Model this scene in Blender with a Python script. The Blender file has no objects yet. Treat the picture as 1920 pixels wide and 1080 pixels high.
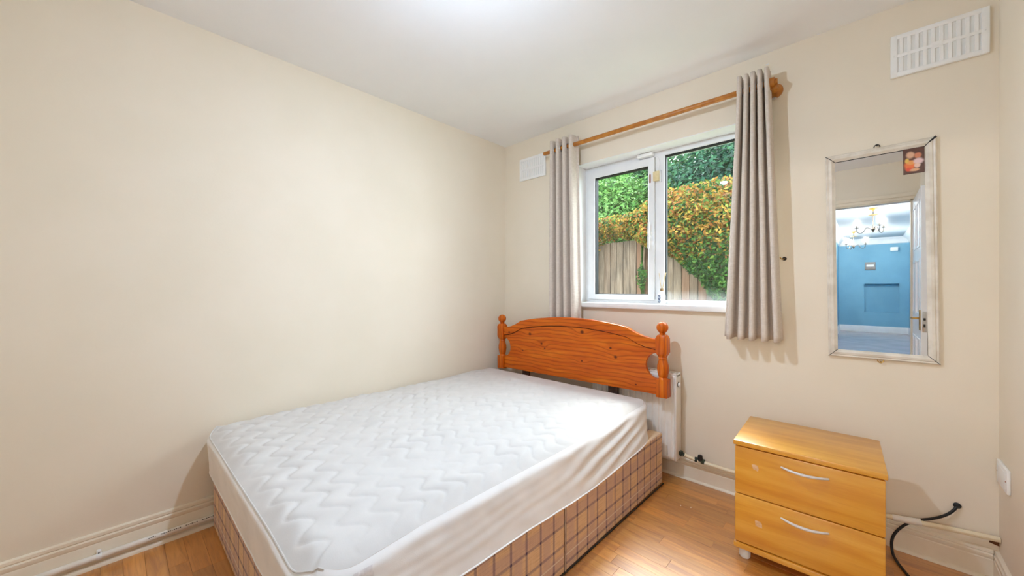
import bpy, bmesh, math, random
from mathutils import Vector, Matrix, noise
R = math.radians
rnd = random.Random(7)
scn = bpy.context.scene
COL = scn.collection

# ------------------------------------------------------------------ camera, world, exposure
cam = bpy.data.objects.new('camera', bpy.data.cameras.new('camera'))
COL.objects.link(cam)
cam.location = (2.3269, -2.3829, 1.1475)
cam.rotation_euler = (R(90), 0, R(43.30))
cam.data.sensor_width = 36
cam.data.lens = 703.0 / 1920 * 36
cam.data.shift_y = 1.0 / 1920
cam.data.clip_start = 0.02
scn.camera = cam

SKY = 11.5                 # overcast sky radiance
BULB = 2150.0             # bedroom bulb emission
HALLBULB = 820.0          # hall chandelier bulbs
world = bpy.data.worlds.new('sky')
scn.world = world
world.use_nodes = True
bg = world.node_tree.nodes['Background']
bg.inputs['Color'].default_value = (0.84, 0.92, 1.0, 1)
bg.inputs['Strength'].default_value = SKY
scn.view_settings.view_transform = 'Standard'
scn.view_settings.look = 'None'
scn.view_settings.gamma = 1
scn.view_settings.exposure = 0.42
scn.view_settings.use_curve_mapping = False
scn.cycles.diffuse_bounces = 8
scn.cycles.max_bounces = 14
scn.cycles.transparent_max_bounces = 12

sun = bpy.data.lights.new('hazy_sun', 'SUN')
sun.energy = 5.5; sun.angle = R(24); sun.color = (1.0, 0.97, 0.93)
sno = bpy.data.objects.new('hazy_sun', sun)
sno.rotation_euler = Vector((0.55, -1.0, -1.40)).to_track_quat('-Z', 'Y').to_euler()
sno.location = (-3, 6, 8)
COL.objects.link(sno)
pl = bpy.data.lights.new('window_portal', 'AREA')
pl.shape = 'RECTANGLE'; pl.size = 1.16; pl.size_y = 1.02
pl.cycles.is_portal = True
po = bpy.data.objects.new('window_portal', pl)
po.location = (1.34, 0.24, 1.555); po.rotation_euler = (R(-90), 0, 0)   # faces -Y, into the room
COL.objects.link(po)

# ------------------------------------------------------------------ node helpers / materials
def srgb(r, g, b):
    f = lambda c: (c / 255 / 12.92) if c / 255 <= 0.04045 else ((c / 255 + 0.055) / 1.055) ** 2.4
    return (f(r), f(g), f(b), 1)

class NT:
    def __init__(s, m): s.t = m.node_tree; s.n = s.t.nodes; s.l = s.t.links
    def put(s, sock, v):
        if hasattr(v, 'links') or hasattr(v, 'is_output'): s.l.new(v, sock)
        else: sock.default_value = v
    def math(s, op, a, b=0.0, c=None, clamp=False):
        n = s.n.new('ShaderNodeMath'); n.operation = op; n.use_clamp = clamp
        s.put(n.inputs[0], a); s.put(n.inputs[1], b)
        if c is not None: s.put(n.inputs[2], c)
        return n.outputs[0]
    def vmath(s, op, a, b=(0, 0, 0)):
        n = s.n.new('ShaderNodeVectorMath'); n.operation = op
        s.put(n.inputs[0], a); s.put(n.inputs[1], b)
        return n.outputs['Value' if op in ('LENGTH', 'DISTANCE', 'DOT_PRODUCT') else 'Vector']
    def mix(s, f, a, b, mode='MIX'):
        n = s.n.new('ShaderNodeMix'); n.data_type = 'RGBA'; n.blend_type = mode
        s.put(n.inputs[0], f); s.put(n.inputs[6], a); s.put(n.inputs[7], b)
        return n.outputs[2]
    def noise(s, vec, scale=5, detail=3, rough=0.5, dist=0.0, out=0):
        n = s.n.new('ShaderNodeTexNoise')
        s.put(n.inputs['Vector'], vec); n.inputs['Scale'].default_value = scale
        n.inputs['Detail'].default_value = detail; n.inputs['Roughness'].default_value = rough
        n.inputs['Distortion'].default_value = dist
        return n.outputs[out]
    def ramp(s, f, stops):
        n = s.n.new('ShaderNodeValToRGB'); e = n.color_ramp.elements
        while len(e) < len(stops): e.new(0.5)
        for i, (p, c) in enumerate(stops): e[i].position = p; e[i].color = c
        s.put(n.inputs[0], f); return n.outputs[0]
    def smooth(s, v, a, b):
        n = s.n.new('ShaderNodeMapRange'); n.interpolation_type = 'SMOOTHSTEP'
        s.put(n.inputs[0], v); n.inputs[1].default_value = a; n.inputs[2].default_value = b
        return n.outputs[0]
    def coord(s, which='Object'):
        n = s.n.new('ShaderNodeTexCoord'); return n.outputs[which]
    def geo(s, which='Position'):
        n = s.n.new('ShaderNodeNewGeometry'); return n.outputs[which]
    def sep(s, v):
        n = s.n.new('ShaderNodeSeparateXYZ'); s.put(n.inputs[0], v); return n.outputs
    def comb(s, x, y, z):
        n = s.n.new('ShaderNodeCombineXYZ')
        for i, v in enumerate((x, y, z)): s.put(n.inputs[i], v)
        return n.outputs[0]
    def bump(s, h, strength=0.3, dist=0.01):
        n = s.n.new('ShaderNodeBump'); s.put(n.inputs['Height'], h)
        n.inputs['Strength'].default_value = strength; n.inputs['Distance'].default_value = dist
        return n.outputs[0]

def mat(name, color=None, rough=0.6, metal=0.0, spec=0.5, build=None):
    m = bpy.data.materials.new(name); m.use_nodes = True
    p = m.node_tree.nodes['Principled BSDF']
    p.inputs['Roughness'].default_value = rough
    p.inputs['Metallic'].default_value = metal
    p.inputs['Specular IOR Level'].default_value = spec
    if color: p.inputs['Base Color'].default_value = color
    if build:
        t = NT(m); build(t, p)
    return m

def mottled(c1, c2, scale=6, bump=0.0, bscale=120):
    def b(t, p):
        v = t.coord('Object')
        t.put(p.inputs['Base Color'], t.mix(t.smooth(t.noise(v, scale, 4), 0.35, 0.65), c1, c2))
        if bump: t.put(p.inputs['Normal'], t.bump(t.noise(v, bscale, 3), bump, 0.002))
    return b

WALL = mat('cream_wall_paint', rough=0.75, spec=0.25, build=mottled(srgb(236, 226, 208), srgb(233, 223, 204), 2.5, 0.12, 90))
CEIL = mat('white_ceiling_paint', rough=0.85, spec=0.2, build=mottled(srgb(240, 241, 242), srgb(238, 239, 240), 3, 0.1, 90))
GLOSSW = mat('cream_gloss_paint', rough=0.35, build=mottled(srgb(238, 228, 208), srgb(232, 220, 198), 7))
WHITEP = mat('white_gloss_paint', rough=0.35, build=mottled(srgb(240, 240, 240), srgb(235, 235, 235), 7))
UPVC = mat('white_upvc', rough=0.3, build=mottled(srgb(238, 239, 240), srgb(233, 234, 236), 9))
RUBBER = mat('black_rubber_seal', srgb(22, 24, 26), 0.6)
PLASTIC = mat('white_plastic', rough=0.4, build=mottled(srgb(243, 244, 243), srgb(239, 240, 238), 14))
PLASTICB = mat('vent_recess_plastic', rough=0.6, build=mottled(srgb(232, 234, 232), srgb(226, 228, 226), 14))
YELLOWED = mat('yellowed_plastic', rough=0.45, build=mottled(srgb(226, 208, 160), srgb(216, 196, 146), 30))
RUST = mat('rusty_screw', srgb(150, 80, 50), 0.7)
CHROME = mat('brushed_steel', rough=0.28, metal=1.0, build=mottled(srgb(215, 215, 216), srgb(200, 200, 202), 40))
ALU = mat('satin_aluminium', rough=0.35, metal=0.35, build=mottled(srgb(226, 226, 226), srgb(214, 214, 215), 40))
BRASS = mat('brass', rough=0.3, metal=1.0, build=mottled(srgb(200, 165, 95), srgb(180, 145, 80), 40))
IRON = mat('dark_bronze', rough=0.5, metal=0.0, build=mottled(srgb(48, 40, 32), srgb(34, 28, 22), 40))
GREENV = mat('verdigris_brass', rough=0.6, metal=0.3, build=mottled(srgb(66, 78, 60), srgb(40, 48, 42), 60))
BLACKP = mat('black_plastic', rough=0.5, build=mottled(srgb(20, 20, 21), srgb(28, 28, 30), 30))
GLUE = mat('glue_residue', rough=0.7, build=mottled(srgb(228, 190, 150), srgb(215, 168, 118), 80))
DUST = mat('white_lint', rough=0.9, build=mottled(srgb(240, 235, 225), srgb(225, 220, 210), 80))
DARKGAP = mat('dark_joint', srgb(30, 26, 22), 0.8)

def _floor(t, p):
    oi = t.n.new('ShaderNodeObjectInfo'); r = oi.outputs['Random']
    x, y, z = t.sep(t.geo())
    off = t.math('MULTIPLY', r, 37.0)
    v = t.comb(t.math('ADD', t.math('MULTIPLY', x, 1.6), off), t.math('MULTIPLY', y, 16.0), off)
    g = t.noise(v, 2.2, 5, 0.6, 1.2)
    v2 = t.comb(t.math('ADD', t.math('MULTIPLY', x, 6.0), off), t.math('MULTIPLY', y, 120.0), off)
    g2 = t.noise(v2, 2.0, 2, 0.5)
    c = t.ramp(g, [(0.30, srgb(172, 102, 28)), (0.5, srgb(204, 134, 48)), (0.72, srgb(222, 158, 72))])
    c = t.mix(t.math('MULTIPLY', t.smooth(g2, 0.5, 0.8), 0.25), c, srgb(140, 80, 30))
    k = t.math('ADD', t.math('MULTIPLY', r, 0.34), 0.80)
    n = t.n.new('ShaderNodeVectorMath'); n.operation = 'SCALE'
    t.put(n.inputs[0], c); t.put(n.inputs['Scale'], k)
    t.put(p.inputs['Base Color'], n.outputs[0])
    t.put(p.inputs['Roughness'], t.math('ADD', 0.34, t.math('MULTIPLY', t.noise(t.geo(), 14, 3), 0.10)))
    p.inputs['Coat Weight'].default_value = 1.0
    p.inputs['Coat Roughness'].default_value = 0.40
    p.inputs['Coat IOR'].default_value = 1.85
FLOOR = mat('laminate_oak', rough=0.3, spec=0.8, build=_floor)

KNOTS = [(0.215, 0.800, .016), (0.43, 0.800, .02), (0.545, 0.735, .016), (0.575, 0.700, .012), (0.355, 0.665, .010),
         (0.905, 0.845, .022), (1.12, 0.755, .014), (1.155, 0.700, .018), (0.90, 0.645, .012), (1.29, 0.545, .010), (0.30, 0.58, .006)]
def pine(knots=(), dark=1.0, axis='x'):
    def b(t, p):
        x, y, z = t.sep(t.coord('Object'))
        if axis == 'z': x, z = z, t.math('ADD', x, t.math('MULTIPLY', y, 0.8))
        warp = t.math('MULTIPLY', t.noise(t.comb(t.math('MULTIPLY', x, 2.2), 0.0, t.math('MULTIPLY', z, 5.0)), 1.5, 3), 0.055)
        zz = t.math('ADD', z, warp)
        kd = 0.0
        for (kx, kz, kr) in [(a - 0.787, b - 0.70, c) for a, b, c in knots]:
            dx = t.math('MULTIPLY', t.math('SUBTRACT', x, kx), 0.42)
            dz = t.math('SUBTRACT', z, kz)
            d2 = t.math('ADD', t.math('MULTIPLY', dx, dx), t.math('MULTIPLY', dz, dz))
            e = t.math('POWER', 2.718, t.math('MULTIPLY', d2, -1.0 / (kr * kr * 3.0)))
            zz = t.math('ADD', zz, t.math('MULTIPLY', e, kr * 1.5))
            dxx = t.math('MULTIPLY', t.math('SUBTRACT', x, kx), 0.8)
            d3 = t.math('SQRT', t.math('ADD', t.math('MULTIPLY', dxx, dxx), t.math('MULTIPLY', dz, dz)))
            core = t.math('SUBTRACT', 1.0, t.smooth(d3, kr * 0.25, kr * 0.75))
            kd = t.math('MAXIMUM', kd, core)
        ring = t.math('SINE', t.math('MULTIPLY', zz, 230.0))
        ring = t.math('ADD', t.math('MULTIPLY', ring, 0.5), 0.5)
        ring = t.math('POWER', ring, 5.0)
        broad = t.noise(t.comb(t.math('MULTIPLY', x, 1.2), y, t.math('MULTIPLY', z, 14.0)), 2.0, 4, 0.6)
        c = t.ramp(broad, [(0.3, srgb(188, 78, 8)), (0.55, srgb(208, 102, 12)), (0.75, srgb(222, 126, 24))])
        c = t.mix(t.math('MULTIPLY', ring, 0.5), c, srgb(136, 46, 4))
        fine = t.noise(t.comb(t.math('MULTIPLY', x, 6.0), y, t.math('MULTIPLY', z, 200.0)), 2.0, 2)
        c = t.mix(t.math('MULTIPLY', t.smooth(fine, 0.55, 0.8), 0.2), c, srgb(150, 60, 12))
        if knots: c = t.mix(t.math('MULTIPLY', kd, 0.85), c, srgb(66, 22, 6))
        t.put(p.inputs['Base Color'], c)
        p.inputs['Coat Weight'].default_value = 0.08
        p.inputs['Coat Roughness'].default_value = 0.15
    return b
PINE = mat('varnished_pine_panel', rough=0.38, spec=0.25, build=pine(KNOTS))
PINEV = mat('varnished_pine_post', rough=0.36, spec=0.25, build=pine((), axis='z'))
SHADEWOOD = mat('shade_dark_wood', rough=0.6, build=mottled(srgb(78, 48, 30), srgb(60, 36, 24), 30))  # wood darkened so struts and groove read as shaded gaps
POLE = mat('varnished_pole_wood', rough=0.35, build=mottled(srgb(190, 124, 44), srgb(168, 102, 30), 25))
def _beech(t, p):
    x, y, z = t.sep(t.coord('Object'))
    v = t.comb(t.math('MULTIPLY', x, 1.3), t.math('MULTIPLY', y, 11.0), t.math('MULTIPLY', z, 13.0))
    g = t.noise(v, 1.8, 4, 0.55, 0.6)
    v2 = t.comb(t.math('MULTIPLY', x, 5.0), t.math('MULTIPLY', y, 90.0), t.math('MULTIPLY', z, 90.0))
    g2 = t.noise(v2, 2.0, 3)
    c = t.ramp(g, [(0.28, srgb(204, 134, 30)), (0.5, srgb(220, 156, 48)), (0.74, srgb(230, 174, 72))])
    c = t.mix(t.math('MULTIPLY', t.smooth(g2, 0.5, 0.75), 0.2), c, srgb(188, 112, 34))
    t.put(p.inputs['Base Color'], c)
    p.inputs['Coat Weight'].default_value = 0.6; p.inputs['Coat Roughness'].default_value = 0.36; p.inputs['Coat IOR'].default_value = 1.6
BEECH = mat('beech_laminate', rough=0.33, build=_beech)

def _plaid(t, p):
    x, y, z = t.sep(t.coord('Object'))
    nx = t.math('ABSOLUTE', t.sep(t.geo('Normal'))[0])
    u = t.mix(t.smooth(nx, 0.4, 0.6), t.comb(x, x, x), t.comb(y, y, y))
    u = t.sep(u)[0]
    def line(c, per, w, off):
        f = t.math('FRACT', t.math('ADD', t.math('DIVIDE', c, per), off))
        d = t.math('ABSOLUTE', t.math('SUBTRACT', f, 0.5))
        return t.math('SUBTRACT', 1.0, t.smooth(d, w * 0.5, w * 1.3))
    thr = t.noise(t.comb(t.math('MULTIPLY', u, 60.0), 0.0, t.math('MULTIPLY', z, 60.0)), 8.0, 3)
    thru = t.noise(t.comb(t.math('MULTIPLY', u, 300.0), 0.0, t.math('MULTIPLY', z, 12.0)), 1.0, 2)
    thrz = t.noise(t.comb(t.math('MULTIPLY', u, 12.0), 0.0, t.math('MULTIPLY', z, 300.0)), 1.0, 2)
    base = t.mix(thru, srgb(240, 216, 184), srgb(218, 180, 138))
    base = t.mix(t.math('MULTIPLY', t.smooth(thrz, 0.45, 0.7), 0.3), base, srgb(158, 116, 84))
    # broad shadow checks
    chk = t.math('MULTIPLY', t.math('MAXIMUM', line(u, 0.16, 0.16, 0.3), line(z, 0.16, 0.16, 0.10)), t.math('ADD', 0.3, t.math('MULTIPLY', thr, 1.2)))
    base = t.mix(t.math('MULTIPLY', chk, 0.38), base, srgb(178, 150, 168))
    dark = t.math('MAXIMUM', line(u, 0.08, 0.075, 0.55), t.math('MULTIPLY', line(z, 0.08, 0.08, 0.05), 0.85))
    dark = t.math('MULTIPLY', dark, t.math('ADD', 0.05, t.math('MULTIPLY', thr, 1.1)))
    base = t.mix(t.math('MULTIPLY', dark, 0.9), base, srgb(92, 76, 118))
    cr = t.math('MULTIPLY', line(u, 0.08, 0.07, 0.55), line(z, 0.08, 0.07, 0.05))
    base = t.mix(t.math('MULTIPLY', cr, 0.8), base, srgb(44, 40, 92))
    wl = line(z, 0.32, 0.010, 0.28)
    base = t.mix(t.math('MULTIPLY', wl, 0.75), base, srgb(232, 222, 208))
    t.put(p.inputs['Base Color'], base)
    t.put(p.inputs['Normal'], t.bump(thr, 0.3, 0.002))
PLAID = mat('plaid_ticking', rough=0.9, spec=0.15, build=_plaid)
TICK = mat('dark_base_cloth', rough=0.95, spec=0.1, build=mottled(srgb(70, 62, 56), srgb(60, 54, 48), 30))

def _cloth(c1, c2, sc=900):
    def b(t, p):
        x, y, z = t.sep(t.coord('Object'))
        n = t.noise(t.comb(t.math('MULTIPLY', x, 160.0), t.math('MULTIPLY', y, 160.0), t.math('MULTIPLY', z, 14.0)), 3.0, 2)
        n2 = t.noise(t.comb(t.math('MULTIPLY', x, 10.0), t.math('MULTIPLY', y, 10.0), t.math('MULTIPLY', z, 170.0)), 3.0, 2)
        f = t.math('ADD', t.math('MULTIPLY', n, 0.5), t.math('MULTIPLY', n2, 0.5))
        t.put(p.inputs['Base Color'], t.mix(t.smooth(f, 0.35, 0.65), c1, c2))
        t.put(p.inputs['Normal'], t.bump(f, 0.2, 0.002))
        p.inputs['Sheen Weight'].default_value = 0.1
    return b
CURT = mat('grey_linen', rough=0.9, spec=0.1, build=_cloth(srgb(220, 209, 198), srgb(202, 190, 178)))
MATTR = mat('white_quilted_cover', rough=0.85, spec=0.15, build=mottled(srgb(211, 208, 205), srgb(207, 204, 201), 12, 0.1, 300))
SKIRT = mat('white_jersey_skirt', rough=0.8, spec=0.2, build=mottled(srgb(238, 236, 235), srgb(232, 230, 229), 8, 0.08, 400))
TAGM = mat('satin_care_tag', rough=0.5, build=mottled(srgb(238, 236, 236), srgb(214, 210, 212), 60))
RADM = mat('radiator_enamel', rough=0.35, build=mottled(srgb(240, 237, 230), srgb(234, 230, 222), 10))
PIPEM = mat('white_pipe', rough=0.4, build=mottled(srgb(238, 234, 226), srgb(228, 222, 210), 12))
PIPEC = mat('cream_painted_pipe', rough=0.4, build=mottled(srgb(236, 224, 194), srgb(228, 214, 182), 12))
PRINT = mat('black_print', srgb(50, 45, 40), 0.7)
SILVER = mat('silver_white_moulding', rough=0.35, build=mottled(srgb(230, 224, 212), srgb(214, 206, 192), 18))
MIRR = mat('mirror_silvering', srgb(243, 245, 245), 0.012, 1.0)

def _glass(haze=False):
    m = bpy.data.materials.new('window_glass_hazed' if haze else 'window_glass'); m.use_nodes = True
    t = NT(m); t.n.remove(t.n['Principled BSDF'])
    out = t.n['Material Output']
    tr = t.n.new('ShaderNodeBsdfTransparent'); tr.inputs[0].default_value = (0.93, 0.96, 0.95, 1)
    gl = t.n.new('ShaderNodeBsdfGlossy'); gl.inputs['Roughness'].default_value = 0.01
    lw = t.n.new('ShaderNodeLayerWeight'); lw.inputs[0].default_value = 0.5     # Schlick reflectance, the same on both faces
    fr_ = t.math('ADD', 0.04, t.math('MULTIPLY', t.math('POWER', lw.outputs['Facing'], 5.0), 0.9))
    mx = t.n.new('ShaderNodeMixShader')
    t.l.new(fr_, mx.inputs[0]); t.l.new(tr.outputs[0], mx.inputs[1]); t.l.new(gl.outputs[0], mx.inputs[2])
    res = mx.outputs[0]
    if haze:                                          # condensation between the panes along the bottom
        x, y, z = t.sep(t.geo())
        n = t.noise(t.geo(), 9, 4)
        f = t.math('SUBTRACT', 1.0, t.smooth(t.math('ADD', z, t.math('MULTIPLY', n, -0.10)), 1.02, 1.10))
        tl = t.n.new('ShaderNodeBsdfTranslucent'); tl.inputs[0].default_value = (0.85, 0.92, 0.95, 1)
        m2 = t.n.new('ShaderNodeMixShader')
        t.l.new(t.math('MULTIPLY', f, 0.03), m2.inputs[0]); t.l.new(res, m2.inputs[1]); t.l.new(tl.outputs[0], m2.inputs[2])
        res = m2.outputs[0]
    t.l.new(res, out.inputs[0])
    return m
GLASS = _glass(); GLASSH = _glass(True)

def emit(name, col, s):
    m = bpy.data.materials.new(name); m.use_nodes = True
    p = m.node_tree.nodes['Principled BSDF']
    p.inputs['Base Color'].default_value = (0.9, 0.9, 0.9, 1)
    p.inputs['Emission Color'].default_value = col
    p.inputs['Emission Strength'].default_value = s
    return m
BULBM = emit('lit_bulb', (0.66, 0.80, 1.0, 1), BULB)
HBULB = emit('lit_candle_bulb', (0.98, 0.92, 0.84, 1), HALLBULB)
BLUE = mat('blue_wall_paint', rough=0.7, spec=0.3, build=mottled(srgb(124, 174, 198), srgb(117, 167, 192), 2))
HCEIL = mat('hall_ceiling_paint', rough=0.8, build=mottled(srgb(206, 210, 214), srgb(202, 206, 210), 3))
HFLOOR = mat('hall_laminate', rough=0.22, build=mottled(srgb(186, 172, 176), srgb(172, 158, 164), 3))
DOORM = mat('white_door_gloss', rough=0.25, build=mottled(srgb(236, 237, 240), srgb(230, 231, 234), 5))

# ------------------------------------------------------------------ geometry helpers
class MB:
    """collects shapes into one mesh"""
    def __init__(s): s.bm = bmesh.new()
    def box(s, x0, x1, y0, y1, z0, z1, bev=0.0, seg=2):
        b = bmesh.new()
        bmesh.ops.create_cube(b, size=1)
        for v in b.verts:
            v.co = Vector(((x0 + x1) / 2 + v.co.x * (x1 - x0), (y0 + y1) / 2 + v.co.y * (y1 - y0), (z0 + z1) / 2 + v.co.z * (z1 - z0)))
        if bev: bmesh.ops.bevel(b, geom=list(b.edges), offset=bev, segments=seg, affect='EDGES', profile=0.5)
        return s.add(b)
    def add(s, b, M=None):
        if M is not None: bmesh.ops.transform(b, matrix=M, verts=b.verts)
        me = bpy.data.meshes.new('tmp'); b.to_mesh(me); b.free()
        s.bm.from_mesh(me); bpy.data.meshes.remove(me)
        return s
    def raw(s, verts, faces):
        vs = [s.bm.verts.new(v) for v in verts]
        for f in faces:
            try: s.bm.faces.new([vs[i] for i in f])
            except ValueError: pass
        return s
    def prism(s, poly, d0, d1, axis='y', bev=0.0):
        """polygon in two axes extruded along the third"""
        def P(a, b, d): return {'y': (a, d, b), 'x': (d, a, b), 'z': (a, b, d)}[axis]
        b = bmesh.new()
        v0 = [b.verts.new(P(p[0], p[1], d0)) for p in poly]
        f = b.faces.new(v0)
        r = bmesh.ops.extrude_face_region(b, geom=[f])
        nv = [v for v in r['geom'] if isinstance(v, bmesh.types.BMVert)]
        off = Vector(P(0, 0, d1 - d0))
        for v in nv: v.co += off
        bmesh.ops.recalc_face_normals(b, faces=b.faces)
        if bev:
            es = [e for e in b.edges if len(e.link_faces) == 2 and any(len(q.verts) > 4 for q in e.link_faces)]
            bmesh.ops.bevel(b, geom=es, offset=bev, segments=2, affect='EDGES', profile=0.5)
        bmesh.ops.triangulate(b, faces=[q for q in b.faces if len(q.verts) > 4])
        return s.add(b)
    def lathe(s, prof, c=(0, 0, 0), seg=24, axis='z', square=None):
        """prof: (radius, height); square: list of superellipse exponents per ring"""
        vs = []
        for i, (r, h) in enumerate(prof):
            for k in range(seg):
                a = 2 * math.pi * k / seg
                ca, sa = math.cos(a), math.sin(a)
                p = {'z': (ca * r, sa * r, h), 'x': (h, ca * r, sa * r), 'y': (ca * r, h, sa * r)}[axis]
                vs.append((p[0] + c[0], p[1] + c[1], p[2] + c[2]))
        fs = []
        for i in range(len(prof) - 1):
            for k in range(seg):
                k2 = (k + 1) % seg
                fs.append((i * seg + k, i * seg + k2, (i + 1) * seg + k2, (i + 1) * seg + k))
        fs.append(tuple(range(seg))[::-1]); fs.append(tuple((len(prof) - 1) * seg + k for k in range(seg)))
        return s.raw(vs, fs)
    def tube(s, path, r, seg=10, smooth=0):
        P = [Vector(p) for p in path]
        for _ in range(smooth):
            Q = [P[0]]
            for a, b in zip(P, P[1:]): Q += [a * 0.75 + b * 0.25, a * 0.25 + b * 0.75]
            P = Q + [P[-1]]
        rr = r if callable(r) else (lambda t: r)
        vs = []; up = None
        for i, p in enumerate(P):
            d = (P[min(i + 1, len(P) - 1)] - P[max(i - 1, 0)]).normalized()
            if up is None: up = d.orthogonal().normalized()
            up = (up - d * up.dot(d)).normalized(); sd = d.cross(up)
            q = rr(i / (len(P) - 1))
            for k in range(seg):
                a = 2 * math.pi * k / seg
                vs.append(p + up * (math.cos(a) * q) + sd * (math.sin(a) * q))
        fs = []
        for i in range(len(P) - 1):
            for k in range(seg):
                k2 = (k + 1) % seg
                fs.append((i * seg + k, i * seg + k2, (i + 1) * seg + k2, (i + 1) * seg + k))
        fs.append(tuple(range(seg))[::-1]); fs.append(tuple((len(P) - 1) * seg + k for k in range(seg)))
        return s.raw(vs, fs)
    def ball(s, c, r, sub=3, sc=(1, 1, 1)):
        b = bmesh.new(); bmesh.ops.create_icosphere(b, subdivisions=sub, radius=r)
        for v in b.verts: v.co = Vector((v.co.x * sc[0] + c[0], v.co.y * sc[1] + c[1], v.co.z * sc[2] + c[2]))
        return s.add(b)
    def mesh(s, name, smooth=30):
        bmesh.ops.recalc_face_normals(s.bm, faces=s.bm.faces)
        me = bpy.data.meshes.new(name); s.bm.to_mesh(me); s.bm.free()
        if smooth:
            for p in me.polygons: p.use_smooth = True
            me.set_sharp_from_angle(angle=R(smooth))
        return me
    def build(s, name, m, parent=None, smooth=30, label=None, kind=None):
        o = bpy.data.objects.new(name, s.mesh(name, smooth))
        o.data.materials.append(m)
        COL.objects.link(o)
        if parent: o.parent = parent
        if label: o['label'] = label
        if kind: o['kind'] = kind
        return o

def tag(o, label, cat, group=None):
    o['label'] = label; o['category'] = cat
    if group: o['group'] = group
    return o
def thing(name, label, cat, loc=(0, 0, 0), rot=(0, 0, 0), group=None):
    o = bpy.data.objects.new(name, None); COL.objects.link(o)
    o.location = loc; o.rotation_euler = rot; o.empty_display_size = 0.1
    return tag(o, label, cat, group)
def struct(o):
    o['kind'] = 'structure'; return o
def B(*a, bev=0.0): return MB().box(*a, bev=bev)
def wall_with_hole(name, axis, d0, d1, a0, a1, z0, z1, ha0, ha1, hz0, hz1, m):
    """wall slab with one opening; a runs along the wall"""
    mb = MB()
    for (p0, p1, q0, q1) in ((a0, ha0, z0, z1), (ha1, a1, z0, z1), (ha0, ha1, z0, hz0), (ha0, ha1, hz1, z1)):
        if p1 - p0 > 1e-4 and q1 - q0 > 1e-4:
            if axis == 'y': mb.box(p0, p1, d0, d1, q0, q1)
            else: mb.box(d0, d1, p0, p1, q0, q1)
    return struct(mb.build(name, m, smooth=0))

# ------------------------------------------------------------------ room shell
W, D, H = 2.709, 2.95, 2.40
WX0, WX1, WZ0, WZ1 = 0.75, 1.93, 1.022, 2.07
wall_with_hole('wall_back', 'y', 0, 0.26, -0.12, W + 0.12, -0.15, H + 0.1, WX0, WX1, WZ0, WZ1, WALL)
struct(B(-0.12, 0, -D - 0.1, 0, -0.15, H + 0.1).build('wall_left', WALL, smooth=0))
struct(B(W, W + 0.12, -D, 0, -0.15, H + 0.1).build('wall_right', WALL, smooth=0))
DX0, DX1, DZ = 1.90, 2.66, 2.014
wall_with_hole('wall_front', 'y', -D - 0.10, -D, 0, W + 0.12, -0.02, H + 0.1, DX0, DX1, -0.02, DZ, WALL)
cl = B(0, W, -D, 0, H, H + 0.1).build('ceiling', CEIL, smooth=0); struct(cl)
# slight old plaster cove where the ceiling meets the window wall
# floor with its laminate strips
fl = struct(B(0, W, -D - 0.1, 0, -0.10, -0.012).build('floor', DARKGAP, smooth=0))
SW, GAP = 0.0637, 0.0006
lens = [0.36, 0.42, 0.48, 0.54, 0.60, 0.30]
strip_mesh = {}
def strip(L):
    k = round(L, 3)
    if k not in strip_mesh:
        me = B(0, L - GAP, 0, SW - GAP, -0.012, 0.0, bev=0.0004).mesh('plank', 0)
        me.materials.append(FLOOR); strip_mesh[k] = me
    return strip_mesh[k]
row = 0; y = -SW
while y > -D - 0.06:
    x = 0.0; first = True
    while x < W - 0.001:
        L = rnd.choice(lens)
        if first: L = rnd.choice([0.15, 0.25, 0.35, 0.45]); first = False
        if W - x - L < 0.14: L = W - x
        o = bpy.data.objects.new('plank', strip(L)); COL.objects.link(o)
        o.location = (x, y, 0); o.parent = fl
        x += L
    y -= SW

# baseboards: moulded profile (distance from wall, height)
def skirting(h, t=0.016):
    return [(0, 0), (t, 0), (t, h * 0.66), (t * 0.80, h * 0.69), (t * 0.95, h * 0.72), (t * 0.95, h * 0.82), (t * 0.62, h * 0.86),
            (t * 0.80, h * 0.89), (t * 0.72, h * 0.97), (t * 0.35, h), (0, h)]
def quad_round(r): return [(0, 0)] + [(r * math.cos(a), r * math.sin(a)) for a in [R(q) for q in range(0, 91, 15)]]
bb = MB().prism([(p[0], p[1]) for p in skirting(0.135)], -D, 0, 'y').build('baseboard_left', GLOSSW, smooth=40); struct(bb)
b2 = MB(); b2.prism([(-p[0], p[1]) for p in skirting(0.118)], 0.016, W - 0.016, 'x').build('baseboard_back', GLOSSW, smooth=40)
struct(COL.objects['baseboard_back'])
struct(MB().prism([(W - p[0], p[1]) for p in skirting(0.118)], -2.15, 0, 'y').build('baseboard_right', GLOSSW, smooth=40))
struct(MB().prism([(0.016 + p[0], p[1]) for p in quad_round(0.018)], -D, -0.05, 'y').build('trim_1', GLOSSW, smooth=60))
struct(MB().prism([(-0.016 - p[0], p[1]) for p in quad_round(0.012)], 0.02, 1.815, 'x').build('trim_2', GLOSSW, smooth=60))
struct(MB().prism([(-0.016 - p[0], p[1]) for p in quad_round(0.014)], 2.418, W - 0.016, 'x').build('trim_3', GLOSSW, smooth=60))
struct(MB().prism([(W - 0.016 - p[0], p[1]) for p in quad_round(0.014)], -2.15, -0.035, 'y').build('trim_4', GLOSSW, smooth=60))

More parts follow.
